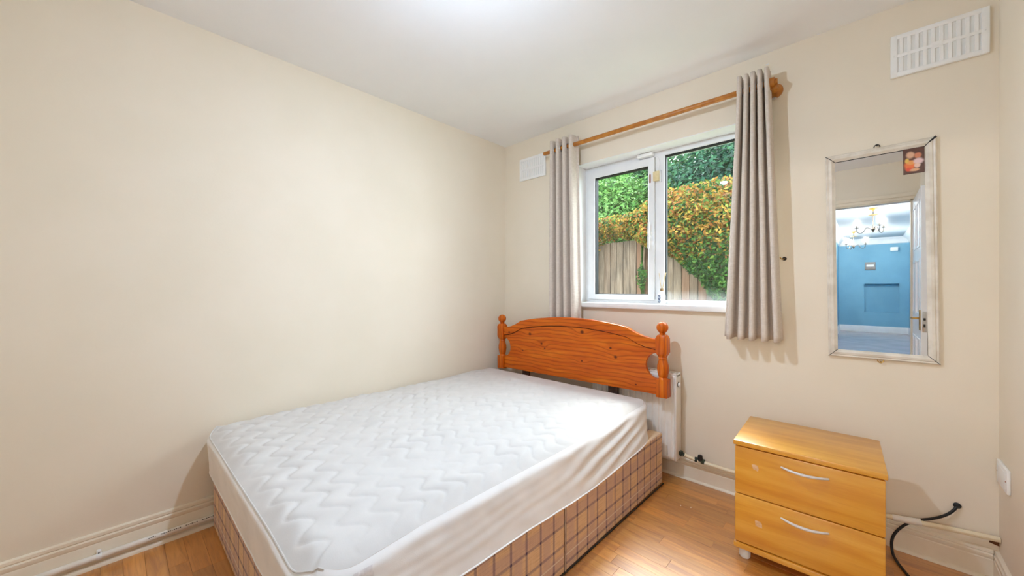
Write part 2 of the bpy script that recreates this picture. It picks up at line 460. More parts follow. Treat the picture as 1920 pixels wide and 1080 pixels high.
# ------------------------------------------------------------------ window_1
win = struct(MB().box(WX0, WX0 + 0.036, 0.12, 0.185, 1.045, WZ1).box(WX1 - 0.036, WX1, 0.12, 0.185, 1.045, WZ1)
             .box(WX0 + 0.036, WX1 - 0.036, 0.12, 0.185, WZ1 - 0.038, WZ1).box(WX0 + 0.036, WX1 - 0.036, 0.12, 0.185, 1.045, 1.070)
             .box(1.298, 1.348, 0.12, 0.185, 1.07, WZ1 - 0.038).build('window_1', UPVC, smooth=0))
def frame_ring(mb, x0, x1, z0, z1, wl, wr, wb, wt, y0, y1, bev=0.004):
    # mitred ring with a chamfered inner lip
    o = [(x0, z0), (x1, z0), (x1, z1), (x0, z1)]
    i = [(x0 + wl, z0 + wb), (x1 - wr, z0 + wb), (x1 - wr, z1 - wt), (x0 + wl, z1 - wt)]
    c = bev
    j = [(i[0][0] - c, i[0][1] - c), (i[1][0] + c, i[1][1] - c), (i[2][0] + c, i[2][1] + c), (i[3][0] - c, i[3][1] + c)]
    vs = [(p[0], y0, p[1]) for p in o] + [(p[0], y0, p[1]) for p in j] + [(p[0], y0 + c, p[1]) for p in i] \
        + [(p[0], y1, p[1]) for p in i] + [(p[0], y1, p[1]) for p in o]
    fs = []
    for k in range(4):
        k2 = (k + 1) % 4
        for a in range(5): fs.append((a * 4 + k, a * 4 + k2, ((a + 1) % 5) * 4 + k2, ((a + 1) % 5) * 4 + k))
    return mb.raw(vs, fs)
sash = frame_ring(MB(), 0.788, 1.296, 1.072, 2.030, 0.052, 0.044, 0.034, 0.050, 0.104, 0.160).build('sash', UPVC, win, smooth=0)
frame_ring(MB(), 0.838, 1.254, 1.104, 1.982, 0.008, 0.008, 0.006, 0.008, 0.113, 0.150, 0.001).build('glazing_seal', RUBBER, sash, smooth=0)
B(0.842, 1.250, 0.134, 0.142, 1.107, 1.978).build('pane', GLASS, sash, smooth=0)
frame_ring(MB(), 1.348, WX1 - 0.036, 1.058, 2.036, 0.014, 0.014, 0.010, 0.006, 0.112, 0.160).build('glazing_bead', UPVC, win, smooth=0)
frame_ring(MB(), 1.358, WX1 - 0.046, 1.066, 2.032, 0.009, 0.009, 0.003, 0.010, 0.122, 0.150, 0.001).build('glazing_seal', RUBBER, win, smooth=0)
B(1.362, WX1 - 0.05, 0.134, 0.142, 1.068, 2.026).build('pane', GLASSH, win, smooth=0)
hd = MB().box(1.262, 1.282, 0.090, 0.106, 1.47, 1.53, bev=0.004)
hd.tube([(1.272, 0.092, 1.50), (1.272, 0.072, 1.50), (1.273, 0.066, 1.525), (1.276, 0.066, 1.59)], 0.008, 8, 1)
hd.box(1.265, 1.281, 0.060, 0.074, 1.415, 1.50, bev=0.005)
hd.build('handle', UPVC, sash)
sn = B(1.185, 1.292, 0.078, 0.122, 2.040, 2.064, bev=0.004).build('alarm_contact', PLASTIC, win)
se = B(1.288, 1.330, 0.098, 0.121, 1.868, 1.932, bev=0.003).build('latch_block', YELLOWED, win)
B(1.330, 1.338, 0.104, 0.121, 1.858, 1.936, bev=0.002).build('latch_keep', UPVC, win)
B(1.264, 1.272, 0.098, 0.105, 1.862, 1.918, bev=0.002).build('latch_plate', RUST, win)
MB().tube([(1.292, 0.115, 2.05), (1.318, 0.117, 2.03), (1.330, 0.118, 1.99), (1.322, 0.117, 1.95), (1.318, 0.117, 1.93)], 0.0013, 5, 2).build('cable', PLASTIC, win)
# sill and reveal lining
B(WX0 + 0.013, WX1 + 0.02, -0.034, 0.12, 1.012, 1.047, bev=0.006).build('sill', WHITEP, win)
rv = MB().box(WX0, WX0 + 0.004, 0.0005, 0.12, 1.047, WZ1).box(WX1 - 0.004, WX1, 0.0005, 0.12, 1.047, WZ1).box(WX0, WX1, 0.0005, 0.12, WZ1 - 0.004, WZ1)
rv.build('reveal', WHITEP, win, smooth=0)

# ------------------------------------------------------------------ doorway, door and the hall seen in the mirror
def add_trim(name, mb, m=GLOSSW): return struct(mb.build(name, m, smooth=40))
add_trim('trim_5', MB().box(DX0 - 0.07, DX0, -D, -D + 0.018, 0, DZ + 0.07, bev=0.004).box(DX0 - 0.07, DX1 + 0.045, -D, -D + 0.018, DZ, DZ + 0.03, bev=0.004)
         .box(DX0 - 0.07, DX1 + 0.045, -D, -D + 0.024, DZ + 0.03, DZ + 0.07, bev=0.006))
add_trim('trim_6', MB().box(DX0, DX0 + 0.012, -D - 0.10, -D, 0, DZ).box(DX1 - 0.012, DX1, -D - 0.10, -D, 0, DZ).box(DX0, DX1, -D - 0.10, -D, DZ - 0.012, DZ))
dr = MB().box(2.660, 2.697, -2.945, -2.188, 0.008, 1.995, bev=0.002)
door = struct(dr.build('door_1', DOORM, smooth=0))
for (y0, y1) in ((-2.86, -2.60), (-2.52, -2.27)):
    for (z0, z1) in ((0.20, 0.72), (0.92, 1.40), (1.50, 1.90)):
        p = frame_ring(MB(), y0, y1, z0, z1, 0.02, 0.02, 0.02, 0.02, 0, 0.006, 0.003)
        bmesh.ops.transform(p.bm, matrix=Matrix(((0, 1, 0, 2.655), (1, 0, 0, 0), (0, 0, 1, 0), (0, 0, 0, 1))), verts=p.bm.verts)
        p.build('panel_moulding', DOORM, door, smooth=0)
dh = MB().box(2.652, 2.660, -2.262, -2.222, 0.80, 0.97, bev=0.003)
dh.tube([(2.655, -2.242, 0.90), (2.620, -2.242, 0.90), (2.612, -2.255, 0.90), (2.612, -2.345, 0.895)], 0.008, 8, 1)
dh.build('door_handle', BRASS, door)
lp = B(2.667, 2.691, -2.1885, -2.185, 0.79, 0.96, bev=0.001).build('latch_plate', CHROME, door)
B(2.672, 2.686, -2.1862, -2.176, 0.885, 0.905, bev=0.002).build('latch_bolt', IRON, lp); B(2.673, 2.685, -2.1862, -2.184, 0.83, 0.855).build('latch_hole', RUBBER, lp, smooth=0)

HX0, HX1, HY, HH = 1.80, 3.13, -11.3, 2.46
struct(B(HX0 - 0.1, HX0, HY, -D - 0.1, -0.02, HH).build('wall_hall_left', BLUE, smooth=0))
struct(B(HX1, HX1 + 0.1, HY, -D - 0.1, -0.02, HH).build('wall_hall_right', BLUE, smooth=0))
struct(B(W + 0.12, HX1 + 0.1, -D - 0.1, -D, -0.02, HH).build('wall_hall_front', BLUE, smooth=0))
fw = wall_with_hole('wall_hall_far', 'y', HY - 0.3, HY, HX0 - 0.1, HX1 + 0.1, -0.02, HH, 2.305, 2.955, 0.52, 1.272, BLUE)
B(2.305, 2.955, HY - 0.24, HY - 0.15, 0.52, 1.272).build('recess_back', BLUE, fw, smooth=0)
struct(B(HX0 - 0.1, HX1 + 0.1, HY - 0.1, -D - 0.1, HH, HH + 0.1).build('ceiling_hall', HCEIL, smooth=0))
struct(B(HX0 - 0.1, HX1 + 0.1, HY - 0.1, -D - 0.1, -0.12, 0).build('floor_hall', HFLOOR, smooth=0))
cove = [(0, 0), (0.12, 0), (0.11, -0.02), (0.08, -0.035), (0.05, -0.07), (0.03, -0.11), (0.02, -0.15), (0, -0.16)]
add_trim('trim_7', MB().prism([(HX0 + a, HH + b) for a, b in cove], HY, -D - 0.1, 'y').prism([(HX1 - a, HH + b) for a, b in cove], HY, -D - 0.1, 'y')
         .prism([(HY + a, HH + b) for a, b in cove], HX0, HX1, 'x'), WHITEP)
add_trim('baseboard_hall', MB().box(HX0, HX1, HY, HY + 0.02, 0, 0.165, bev=0.004).box(HX0, HX0 + 0.02, HY, -D - 0.1, 0, 0.165).box(HX1 - 0.02, HX1, HY, -D - 0.1, 0, 0.165), WHITEP)
add_trim('trim_8', MB().box(HX1 - 0.03, HX1, -5.3, -5.2, 0, 2.1, bev=0.004).box(HX1 - 0.03, HX1, -6.2, -6.1, 0, 2.1, bev=0.004).box(HX1 - 0.03, HX1, -6.2, -5.2, 2.1, 2.2, bev=0.004))

def chandelier(x, y, rot, label, arms=3):
    t = thing('chandelier', label, 'chandelier', (x, y, HH), (0, 0, 0), 'hall chandeliers')
    MB().lathe([(0.0, 0), (0.055, 0), (0.052, -0.012), (0.02, -0.03), (0.008, -0.045)], seg=20).build('canopy', BRASS, t)
    MB().lathe([(0.004, -0.04), (0.006, -0.07), (0.006, -0.30), (0.016, -0.32), (0.022, -0.335), (0.03, -0.345), (0.02, -0.36), (0.012, -0.37), (0.016, -0.385), (0.0, -0.40)], seg=14).build('stem', IRON, t)
    MB().lathe([(0.045, -0.10), (0.062, -0.105), (0.06, -0.112), (0.02, -0.118)], seg=18).build('collar', BRASS, t)
    for k in range(arms):
        a = rot + 2 * math.pi * k / arms
        c, s = math.cos(a), math.sin(a)
        q = lambda r, z: (c * r, s * r, z)
        arm = MB().tube([q(0.02, -0.345), q(0.06, -0.31), q(0.09, -0.31), q(0.11, -0.37), q(0.15, -0.40), q(0.19, -0.38), q(0.20, -0.34), q(0.20, -0.31)], 0.006, 7, 2).build('arm', IRON, t)
        MB().lathe([(0.004, -0.315), (0.028, -0.306), (0.030, -0.300), (0.011, -0.298), (0.011, -0.25)], (c * 0.20, s * 0.20, 0), 14).build('candle_cup', IRON, arm)
        MB().lathe([(0.008, -0.25), (0.017, -0.235), (0.022, -0.215), (0.019, -0.19), (0.010, -0.168), (0.0, -0.155)], (c * 0.20, s * 0.20, 0), 12).build('candle_bulb', HBULB, arm)
    return t
chandelier(2.42, -6.15, math.pi + 0.15, 'nearer bronze chandelier reflected in the mirror, its bulbs lit')
chandelier(2.13, -9.35, 0.15, 'farther bronze chandelier, lower left in the mirror, bulbs lit')
GREYBOX = mat('grey_box_plastic', rough=0.5, build=mottled(srgb(150, 142, 136), srgb(138, 130, 124), 20))
tb = thing('thermostat_box', 'small grey box on the blue wall reflected in the mirror', 'box', (2.42, HY, 1.64))
B(-0.10, 0.10, 0, 0.05, 0, 0.20, bev=0.006).build('cover', GREYBOX, tb); B(-0.07, 0.07, 0.05, 0.054, 0.08, 0.13, bev=0.002).build('front_grille', PLASTIC, tb)
sc_ = thing('wall_device', 'small white device high on the blue wall in the mirror', 'device', (2.86, HY, 2.10))  # plain device housing on a bracket, gives no light
B(-0.07, 0.07, 0.03, 0.12, 0, 0.10, bev=0.01).build('housing', PLASTIC, sc_); B(-0.02, 0.02, 0, 0.04, 0.03, 0.07).build('bracket', IRON, sc_)

# ------------------------------------------------------------------ garden
gr = struct(B(-9, 9, 0.26, 14, -0.35, -0.25).build('ground', mat('lawn', rough=0.9, build=mottled(srgb(70, 92, 44), srgb(92, 104, 60), 6)), smooth=0))
def _board(t, p):
    oi = t.n.new('ShaderNodeObjectInfo'); r = oi.outputs['Random']
    x, y, z = t.sep(t.geo())
    g = t.noise(t.comb(t.math('MULTIPLY', x, 40.0), t.math('MULTIPLY', r, 50.0), t.math('MULTIPLY', z, 1.6)), 2.0, 5, 0.65)
    w = t.noise(t.comb(t.math('MULTIPLY', x, 3.0), 0.0, t.math('MULTIPLY', z, 2.0)), 1.6, 4)
    c = t.ramp(g, [(0.3, srgb(84, 72, 62)), (0.5, srgb(142, 122, 104)), (0.72, srgb(186, 166, 146))])
    c = t.mix(t.math('MULTIPLY', t.smooth(w, 0.45, 0.7), 0.45), c, srgb(88, 84, 78))
    c = t.mix(t.math('MULTIPLY', t.smooth(r, 0.3, 1.0), 0.65), c, srgb(158, 112, 86))
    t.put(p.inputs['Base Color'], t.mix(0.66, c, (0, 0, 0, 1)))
FB = mat('weathered_fence_board', rough=0.9, spec=0.1, build=_board)
FP = mat('fence_post_timber', rough=0.9, spec=0.1, build=mottled(srgb(96, 80, 66), srgb(70, 60, 50), 12))
fence = thing('garden_fence', 'weathered grey brown board fence seen through the window', 'fence', (0, 2.5, -0.25))
bw = 0.098
brd = B(0, bw - 0.004, -0.012, 0.012, 0, 2.05, bev=0.003).mesh('board', 0); brd.materials.append(FB)
for k in range(44):
    o = bpy.data.objects.new('board', brd); COL.objects.link(o)
    o.location = (-1.80 + k * bw, 0.006 * (k % 2) + rnd.uniform(-0.002, 0.002), rnd.uniform(-0.012, 0.008)); o.parent = fence
for px_ in (-1.75, 0.165, 2.05):
    B(px_ - 0.02, px_ + 0.02, -0.035, -0.015, 0, 2.1, bev=0.004).build('fence_post', FP, fence)
for z in (0.3, 1.85): B(-1.8, 2.5, 0.025, 0.06, z, z + 0.08).build('rail', FP, fence, smooth=0)

def leafmat(name):
    m = bpy.data.materials.new(name); m.use_nodes = True
    t = NT(m); p = t.n['Principled BSDF']
    a = t.n.new('ShaderNodeVertexColor'); a.layer_name = 'leaf'
    t.put(p.inputs['Base Color'], a.outputs[0])
    p.inputs['Roughness'].default_value = 0.55; p.inputs['Specular IOR Level'].default_value = 0.12
    tl = t.n.new('ShaderNodeBsdfTranslucent'); t.put(tl.inputs[0], a.outputs[0])
    mx = t.n.new('ShaderNodeMixShader'); mx.inputs[0].default_value = 0.3
    t.l.new(p.outputs[0], mx.inputs[1]); t.l.new(tl.outputs[0], mx.inputs[2])
    t.l.new(mx.outputs[0], t.n['Material Output'].inputs[0])
    return m
LEAF = leafmat('leaf')
def leaves(name, pts, parent):
    """pts: (pos, normal, size, colour); every leaf a folded diamond"""
    vs, fs, cols = [], [], []
    for (p, n, s, c) in pts:
        n = Vector(n).normalized()
        u = n.orthogonal().normalized()
        u.rotate(Matrix.Rotation(rnd.uniform(0, 6.283), 3, n))
        v = n.cross(u)
        b = len(vs); p = Vector(p)
        vs += [p - u * s, p + v * s * 0.45 + n * s * 0.18, p + u * s, p - v * s * 0.45 + n * s * 0.18]
        fs += [(b, b + 1, b + 2), (b, b + 2, b + 3)]; c = (c[0] * 0.30, c[1] * 0.33, c[2] * 0.27, 1); cols += [c, c]
    me = bpy.data.meshes.new(name); me.from_pydata([tuple(v) for v in vs], [], fs)
    ca = me.color_attributes.new('leaf', 'FLOAT_COLOR', 'CORNER')
    flat = []
    for c in cols: flat += list(c) * 3
    ca.data.foreach_set('color', flat)
    me.materials.append(LEAF)
    o = bpy.data.objects.new(name, me); COL.objects.link(o); o.parent = parent; o['kind'] = 'stuff'
    return o
def lerp_table(tab, x):
    if x <= tab[0][0]: return tab[0][1]
    for (a, va), (b, vb) in zip(tab, tab[1:]):
        if x <= b: return va + (vb - va) * (x - a) / (b - a)
    return tab[-1][1]
def jit(c, k):
    f = 1 + rnd.uniform(-k, k)
    return (c[0] * f, c[1] * f * (1 + rnd.uniform(-k, k) * 0.3), c[2] * f, 1)
hedge = thing('hedge', 'orange tipped green hedge spilling over the garden fence', 'hedge', (0, 2.5, -0.25))
low = [(-2.6, 1.2), (-0.95, 1.25), (-0.72, 0.5), (-0.57, 0.6), (-0.52, 1.6), (-0.45, 1.78), (-0.115, 1.86), (0.20, 1.74), (0.45, 1.60), (0.76, 1.40), (1.05, 1.02), (1.3, 0.75), (1.7, 0.5), (3.2, 0.5)]
top = [(-2.6, 2.12), (-0.6, 2.10), (0.14, 2.16), (0.43, 2.40), (1.2, 2.42), (3.2, 2.5)]
OR_ = [srgb(206, 150, 62), srgb(190, 130, 60), srgb(216, 170, 84), srgb(186, 112, 62)]
GR_ = [srgb(60, 104, 48), srgb(76, 122, 56), srgb(44, 84, 46), srgb(104, 146, 70)]
YG_ = [srgb(150, 160, 70), srgb(130, 150, 62)]
pts = []
while len(pts) < 42000:
    x = rnd.uniform(-2.4, 3.0)
    zl, zt = lerp_table(low, x), lerp_table(top, x)
    zl += 0.07 * noise.noise(Vector((x * 6, 0, 3)))
    z = rnd.uniform(zl, zt)
    w = (z - zl) / max(0.05, zt - zl)
    n3 = noise.noise(Vector((x * 3.1, z * 3.1, 1.7))); n4 = noise.noise(Vector((x * 8, z * 8, 5)))
    bul = 0.10 + 0.26 * math.sqrt(max(0, 1 - (2 * w - 1) ** 2)) + 0.12 * n3 + 0.05 * n4
    y = 2.47 - rnd.uniform(0.72, 1.0) * max(0.02, bul)
    if w > 0.75: y = 2.47 - rnd.uniform(-0.8, 1.0) * max(0.02, bul)
    nrm = (rnd.gauss(0, 0.6), -1 + rnd.gauss(0, 0.5), 0.5 + rnd.gauss(0, 0.6))
    po_ = 0.78 if z > 1.72 else max(0.0, 0.78 - (1.72 - z) * 1.9)
    po_ += 0.35 * n4
    if x > 0.75 and z < 1.72: po_ -= 0.2
    c = rnd.choice(OR_) if rnd.random() < po_ * 0.75 else (rnd.choice(YG_) if rnd.random() < po_ * 0.5 else rnd.choice(GR_))
    pts.append(((x, y - 2.5, z + 0.25), nrm, rnd.uniform(0.018, 0.036), jit(c, 0.3)))
for k in range(620):                                                # ivy on the post joint
    z = rnd.uniform(0.7, 1.8)
    wd = 0.009 + 0.06 * max(0, 1 - abs(z - 1.32) / 0.16) + 0.03 * max(0, 1 - abs(z - 1.2) / 0.1)
    pts.append(((0.165 + rnd.gauss(0, wd * 0.5), -0.05 - rnd.uniform(0, wd), z + 0.25), (rnd.gauss(0, .6), -1, .4), rnd.uniform(0.014, 0.028), jit(rnd.choice(GR_), 0.3)))
leaves('foliage', pts, hedge)
for xs in (0.175, 1.3, -1.4):
    MB().tube([(xs, -0.045, 0), (xs + 0.02, -0.05, 0.7), (xs - 0.015, -0.05, 1.3), (xs + 0.03, -0.06, 2.1)], 0.012, 6, 2).build('stem', FP, hedge)

def tree(label, x, y, h, blobs, pal, n, ls):
    t = thing('tree', label, 'tree', (x, y, -0.25), group=None)
    MB().tube([(0, 0, 0), (0.05, 0, h * 0.35), (-0.04, 0.03, h * 0.7)], lambda q: 0.11 * (1 - 0.6 * q), 8, 2).build('trunk', FP, t)
    pts = []; tot = sum(b[3] ** 2 for b in blobs)
    for (bx, by, bz, br) in blobs:
        for k in range(int(n * br * br / tot)):
            d = Vector((rnd.gauss(0, 1), rnd.gauss(0, 1), rnd.gauss(0, 1))).normalized()
            nz = noise.noise(Vector((d.x * 2.4 + bx, d.y * 2.4, d.z * 2.4 + bz))) + 0.5 * noise.noise(d * 6 + Vector((bx, by, bz)))
            r = br * (1 + 0.26 * nz) * rnd.uniform(0.62, 1.0)
            p = Vector((bx, by, bz)) + d * r
            nr = d + Vector((rnd.gauss(0, .5), rnd.gauss(0, .5), rnd.gauss(0, .5) + 0.3))
            pts.append((p, nr, rnd.uniform(0.7, 1.2) * ls, jit(rnd.choice(pal), 0.3)))
    leaves('foliage', pts, t)
    return t
BRI = [srgb(110, 160, 78), srgb(128, 178, 96), srgb(86, 136, 66), srgb(150, 190, 110)]
DRK = [srgb(38, 92, 74), srgb(52, 110, 84), srgb(70, 130, 92), srgb(32, 76, 64)]
MID = [srgb(70, 120, 70), srgb(90, 140, 84), srgb(58, 104, 64)]
tree('bright green leafy tree behind the left window pane', -1.2, 4.4, 3.2,
     [(-0.9, 0, 2.4, 0.9), (0, 0.1, 2.5, 0.9), (0.8, 0.2, 2.3, 0.8), (-0.3, 0.4, 3.1, 0.75), (-1.6, 0.4, 2.95, 0.8), (0.7, 0.4, 2.95, 0.7), (0.6, 0, 1.6, 0.7), (-0.6, 0, 1.6, 0.8)], BRI, 30000, 0.052)
tree('dark blue green tree filling the top of the right window pane', 0.55, 4.7, 4.0,
     [(0, 0, 2.9, 0.9), (0.6, 0, 3.0, 0.9), (-0.6, 0.2, 3.0, 0.8), (0.9, 0.2, 2.4, 0.9), (0.2, 0.3, 3.45, 0.8), (0.9, 0.3, 3.3, 0.8), (-0.2, 0.2, 2.0, 0.8), (1.5, 0.3, 2.9, 0.9), (1.2, -0.2, 2.1, 0.9)], DRK, 34000, 0.054)
tree('tall mid green tree at the back, above the bright tree', -1.3, 6.6, 4.8,
     [(0, 0, 3.3, 1.2), (-1.4, 0, 3.2, 1.2), (1.3, 0.2, 3.4, 1.2), (-2.5, 0.2, 3.5, 1.1), (-0.7, 0.2, 3.9, 1.0), (0.9, 0.2, 3.9, 1.0), (0.4, 0, 2.0, 1.2), (-1.6, 0, 1.9, 1.2), (2.4, 0, 3.2, 1.2)], MID, 34000, 0.085)
tree('pale green tree beyond the fence, mostly hidden by the right curtain', 2.6, 5.4, 4.0,
     [(0, 0, 2.8, 1.1), (0.9, 0, 2.6, 1.0), (-0.8, 0.2, 2.9, 1.0), (0, 0, 1.8, 1.0)], BRI, 9000, 0.055)

# ------------------------------------------------------------------ bed: base, mattress, headboard
base = thing('divan_base', 'low tan plaid fabric bed base under the white mattress', 'bed base', (0.02, -0.165, 0))
def bx_right(y): return 1.440 - (y + 0.165) * -0.010          # right face leans slightly off square
SEAM = -1.135
def section(name, y0, y1):
    mb = MB()
    poly = [(0.045, y0), (1.436 + 0.02 * (y0 + 2.055) / 1.9, y0), (1.436 + 0.02 * (y1 + 2.055) / 1.9, y1), (0.045, y1)]
    mb.prism([(p[0] - 0.02, p[1] + 0.165) for p in poly], 0.004, 0.298, 'z', bev=0.0)
    o = mb.build(name, PLAID, base, smooth=0)
    md = o.modifiers.new('soft_edges', 'BEVEL'); md.width = 0.007; md.segments = 3
    return o
section('base_section', -2.055, SEAM - 0.002); section('base_section', SEAM + 0.002, -0.165)
cord = mat('piping_cord', rough=0.8, build=mottled(srgb(206, 186, 166), srgb(188, 166, 150), 60))
xs_ = 1.436 + 0.02 * (SEAM + 2.055) / 1.9 - 0.02
MB().tube([(xs_ + 0.001, SEAM + 0.165, 0.006), (xs_ + 0.0015, SEAM + 0.165, 0.15), (xs_ + 0.001, SEAM + 0.165, 0.298)], 0.0035, 6).build('seam_piping', cord, base)
MB().tube([(xs_ - 0.016, -2.055 + 0.17, 0.004), (xs_ + 0.002, SEAM + 0.165, 0.004), (xs_ + 0.018, -0.008, 0.004)], 0.004, 6).build('bottom_piping', TICK, base)

def build_mattress():
    x0, x1, y0, y1, zt, zb = 0.022, 1.400, -2.080, -0.200, 0.492, 0.300
    r = 0.125
    t = thing('mattress', 'white quilted double mattress in a fitted protector on the plaid base', 'mattress', ((x0 + x1) / 2, (y0 + y1) / 2, zb))
    cx, cy = (x0 + x1) / 2, (y0 + y1) / 2
    # ---- quilted top
    nx, ny = 230, 320
    def rr(u, v):
        x = x0 + (x1 - x0) * u; y = y0 + (y1 - y0) * v
        for (qx, sx) in ((x0 + r, -1), (x1 - r, 1)):
            for (qy, sy) in ((y0 + r, -1), (y1 - r, 1)):
                a = (x - qx) * sx / r; b = (y - qy) * sy / r
                if a > 0 and b > 0:
                    m = max(a, b); l = math.hypot(a, b)
                    return qx + sx * r * a / l * m, qy + sy * r * b / l * m
        return x, y
    def wave(x, k):
        f = (x / 0.125 + 0.5 * (k % 2) * 0.0) % 1.0
        s = abs(2 * f - 1) * 2 - 1                       # triangle
        return 0.027 * math.sin(s * 1.57)
    def height(x, y):
        e = min(x - x0, x1 - x, y - y0, y1 - y)
        ef = max(0, 1 - (y - y0) / 0.11); ec = max(0, 1 - math.hypot(x - x1, y - y0) / 0.30)
        edge = -(0.014 + 0.006 * ef + 0.020 * ec) * (max(0, 1 - e / (0.07 + 0.04 * max(ef, ec))) ** 2)
        q = (y + wave(x + 0.02 * math.sin(y * 5), 0) + 0.022 * noise.noise(Vector((x * 3, y * 3, 0)))) / 0.088
        f = abs(math.sin(math.pi * q)) ** 0.45
        amp = 0.0130 * (0.75 + 0.9 * noise.noise(Vector((x * 5, y * 5, 2))))
        amp *= min(1, max(0, e / 0.05))
        if y > -0.42: amp *= max(0.12, 1 - (y + 0.42) / 0.12)    # plain strip by the headboard
        sw = 0.006 * noise.noise(Vector((x * 2, y * 1.6, 7)))
        return zt - 0.010 + 0.010 * min(1, max(0, (y + 0.75) / 0.4)) + edge + amp * f + sw * min(1, max(0, e / 0.1))
    vs, fs = [], []
    for j in range(ny + 1):
        for i in range(nx + 1):
            x, y = rr(i / nx, j / ny)
            vs.append((x - cx, y - cy, height(x, y) - zb))
    for j in range(ny):
        for i in range(nx):
            a = j * (nx + 1) + i
            fs.append((a, a + 1, a + nx + 2, a + nx + 1))
    mb = MB(); mb.raw(vs, fs); mb.build('quilted_top', MATTR, t, smooth=180)
    # ---- stretched skirt: loop of the boundary
    loop = [(i, 0) for i in range(0, nx)] + [(nx, j) for j in range(0, ny)] + [(i, ny) for i in range(nx, 0, -1)] + [(0, j) for j in range(ny, 0, -1)]
    P = [rr(i / nx, j / ny) for i, j in loop]
    n = len(P); nv = 30
    vs, fs = [], []
    edge_pts = []
    for k, (x, y) in enumerate(P):
        a, b = P[k - 1], P[(k + 1) % n]
        tx, ty = b[0] - a[0], b[1] - a[1]; l = math.hypot(tx, ty) or 1
        nxn, nyn = ty / l, -tx / l
        zs = height(x, y)
        right = max(0.0, nxn) * min(1, max(0, (y - y0) / 0.15))
        s = (y - y0) / (y1 - y0)
        for m in range(nv + 1):
            w = m / nv
            zz = zs + (0.300 - zs) * w
            out = 0.014 * math.sin(min(1, w / 0.12) * math.pi / 2)
            # right side: sags out over the base in the middle, tucked in at the head
            hang = 1 - max(0, min(1, (s - 0.84) / 0.14)) ** 2
            out += right * (0.047 * hang * w - 0.012 * (1 - hang) * w)
            if nxn < -0.5: out *= 0.2; out -= 0.004
            if nyn < -0.5: out -= 0.012 * w
            if right > 0:
                zz -= right * w * (0.026 * math.exp(-((s - 0.60) / 0.20) ** 2)) - right * w * 0.012 * max(0, 1 - s / 0.25)
                # diagonal pull folds running down towards the foot
                ph = (w * 0.19 + (s - 0.55) * 0.33) 
                env = math.exp(-((s - 0.74) / 0.17) ** 2)
                f1 = math.sin(ph * 2 * math.pi / 0.062 + 1.5 * noise.noise(Vector((s * 7, w * 2, 4))))
                out += right * 0.0062 * env * f1 * math.sin(w * math.pi) ** 0.6
                f2 = math.sin((w * 0.19 + s * 0.10) * 2 * math.pi / 0.036 + 2 * noise.noise(Vector((s * 6, 0, 0))))
                out += right * 0.0004 * f2 * math.sin(w * math.pi) * (1 - 0.5 * env)
            c_ = max(0.0, 1 - math.hypot(x - x1, y - y1) / 0.14)
            zz += 0.012 * c_ * w
            out += 0.0015 * noise.noise(Vector((x * 14, y * 14, zz * 30)))
            vs.append((x + nxn * out - cx, y + nyn * out - cy, zz - zb))
        edge_pts.append((x + nxn * 0.0015 - cx, y + nyn * 0.0015 - cy, zs - 0.0005 - zb))
    for k in range(n):
        k2 = (k + 1) % n
        for m in range(nv): fs.append((k * (nv + 1) + m, k2 * (nv + 1) + m, k2 * (nv + 1) + m + 1, k * (nv + 1) + m + 1))
    sk = MB(); sk.raw(vs, fs)
    so = sk.build('fitted_skirt', SKIRT, t, smooth=180)
    # hem bead
    hem = [vs[k * (nv + 1) + nv] for k in range(0, n, 4)]; hem.append(hem[0])
    MB().tube(hem, 0.003, 6).build('elastic_hem', SKIRT, so)
    edge_pts = [q for q in edge_pts if q[1] < y0 - cy + 0.05 ][::2]; edge_pts.sort(key=lambda q: q[0])
    MB().tube(edge_pts, 0.0026, 6).build('edge_seam', MATTR, t)
    # care tag stitched on the right side near the foot
    k = min(range(n), key=lambda q: abs(P[q][1] + 1.955) + (5 if P[q][0] < 1.3 else 0))
    tg = MB(); lw = 4
    va, fa = [], []
    for m in range(2, 14):
        for q in (-lw, lw):
            v = vs[(k + q) * (nv + 1) + m]; va.append((v[0] + 0.0025, v[1], v[2]))
    for m in range(11): fa.append((m * 2, m * 2 + 1, m * 2 + 3, m * 2 + 2))
    tg.raw(va, fa); tg.build('care_tag', TAGM, so, smooth=60)
    return t
build_mattress()

# headboard, tilted slightly
HC = (0.787, -0.155, 0.70)
hb = thing('headboard', 'orange varnished pine headboard with arched top and turned posts', 'headboard', HC, (0, R(-0.85), 0))
def toph(x):
    d = abs(x - HC[0])
    if d < 0.45: return 0.941 - 0.043 * (d / 0.45) ** 2
    u = min(1, (d - 0.45) / 0.19)
    return 0.898 - 0.060 * (1 - (1 - u) ** 1.9)
XL, XR = 0.150, 1.424
L_ = lambda pts: [(p[0] - HC[0], p[1] - HC[2]) for p in pts]
xs = [XL + (XR - XL) * i / 60 for i in range(61)]
xs = sorted(xs + [HC[0] - 0.45, HC[0] + 0.45])
ell = lambda cx, s: [(cx + s * 0.070 * math.cos(a), 0.677 + 0.076 * math.sin(a)) for a in [R(q) for q in range(-90, 91, 12)]]
poly = [(XL, 0.507), (XR, 0.507)] + ell(XR, -1) + [(x, toph(x) - 0.0668) for x in reversed(xs)] + ell(XL, 1)[::-1]
pn = MB().prism(L_(poly), -0.011, 0.011, 'y', bev=0.0).build('panel', PINE, hb, smooth=30)
rail = [(x, toph(x)) for x in xs] + [(x, toph(x) - 0.0620) for x in reversed(xs)]
MB().prism(L_(rail), -0.019, 0.012, 'y', bev=0.004).build('top_rail', PINE, hb, smooth=40)
gv = [(x, toph(x) - 0.058) for x in xs] + [(x, toph(x) - 0.072) for x in reversed(xs)]
MB().prism(L_(gv), -0.004, 0.008, 'y').build('rail_groove_shade', SHADEWOOD, hb, smooth=40)  # strip coloured dark to paint the shade inside the groove
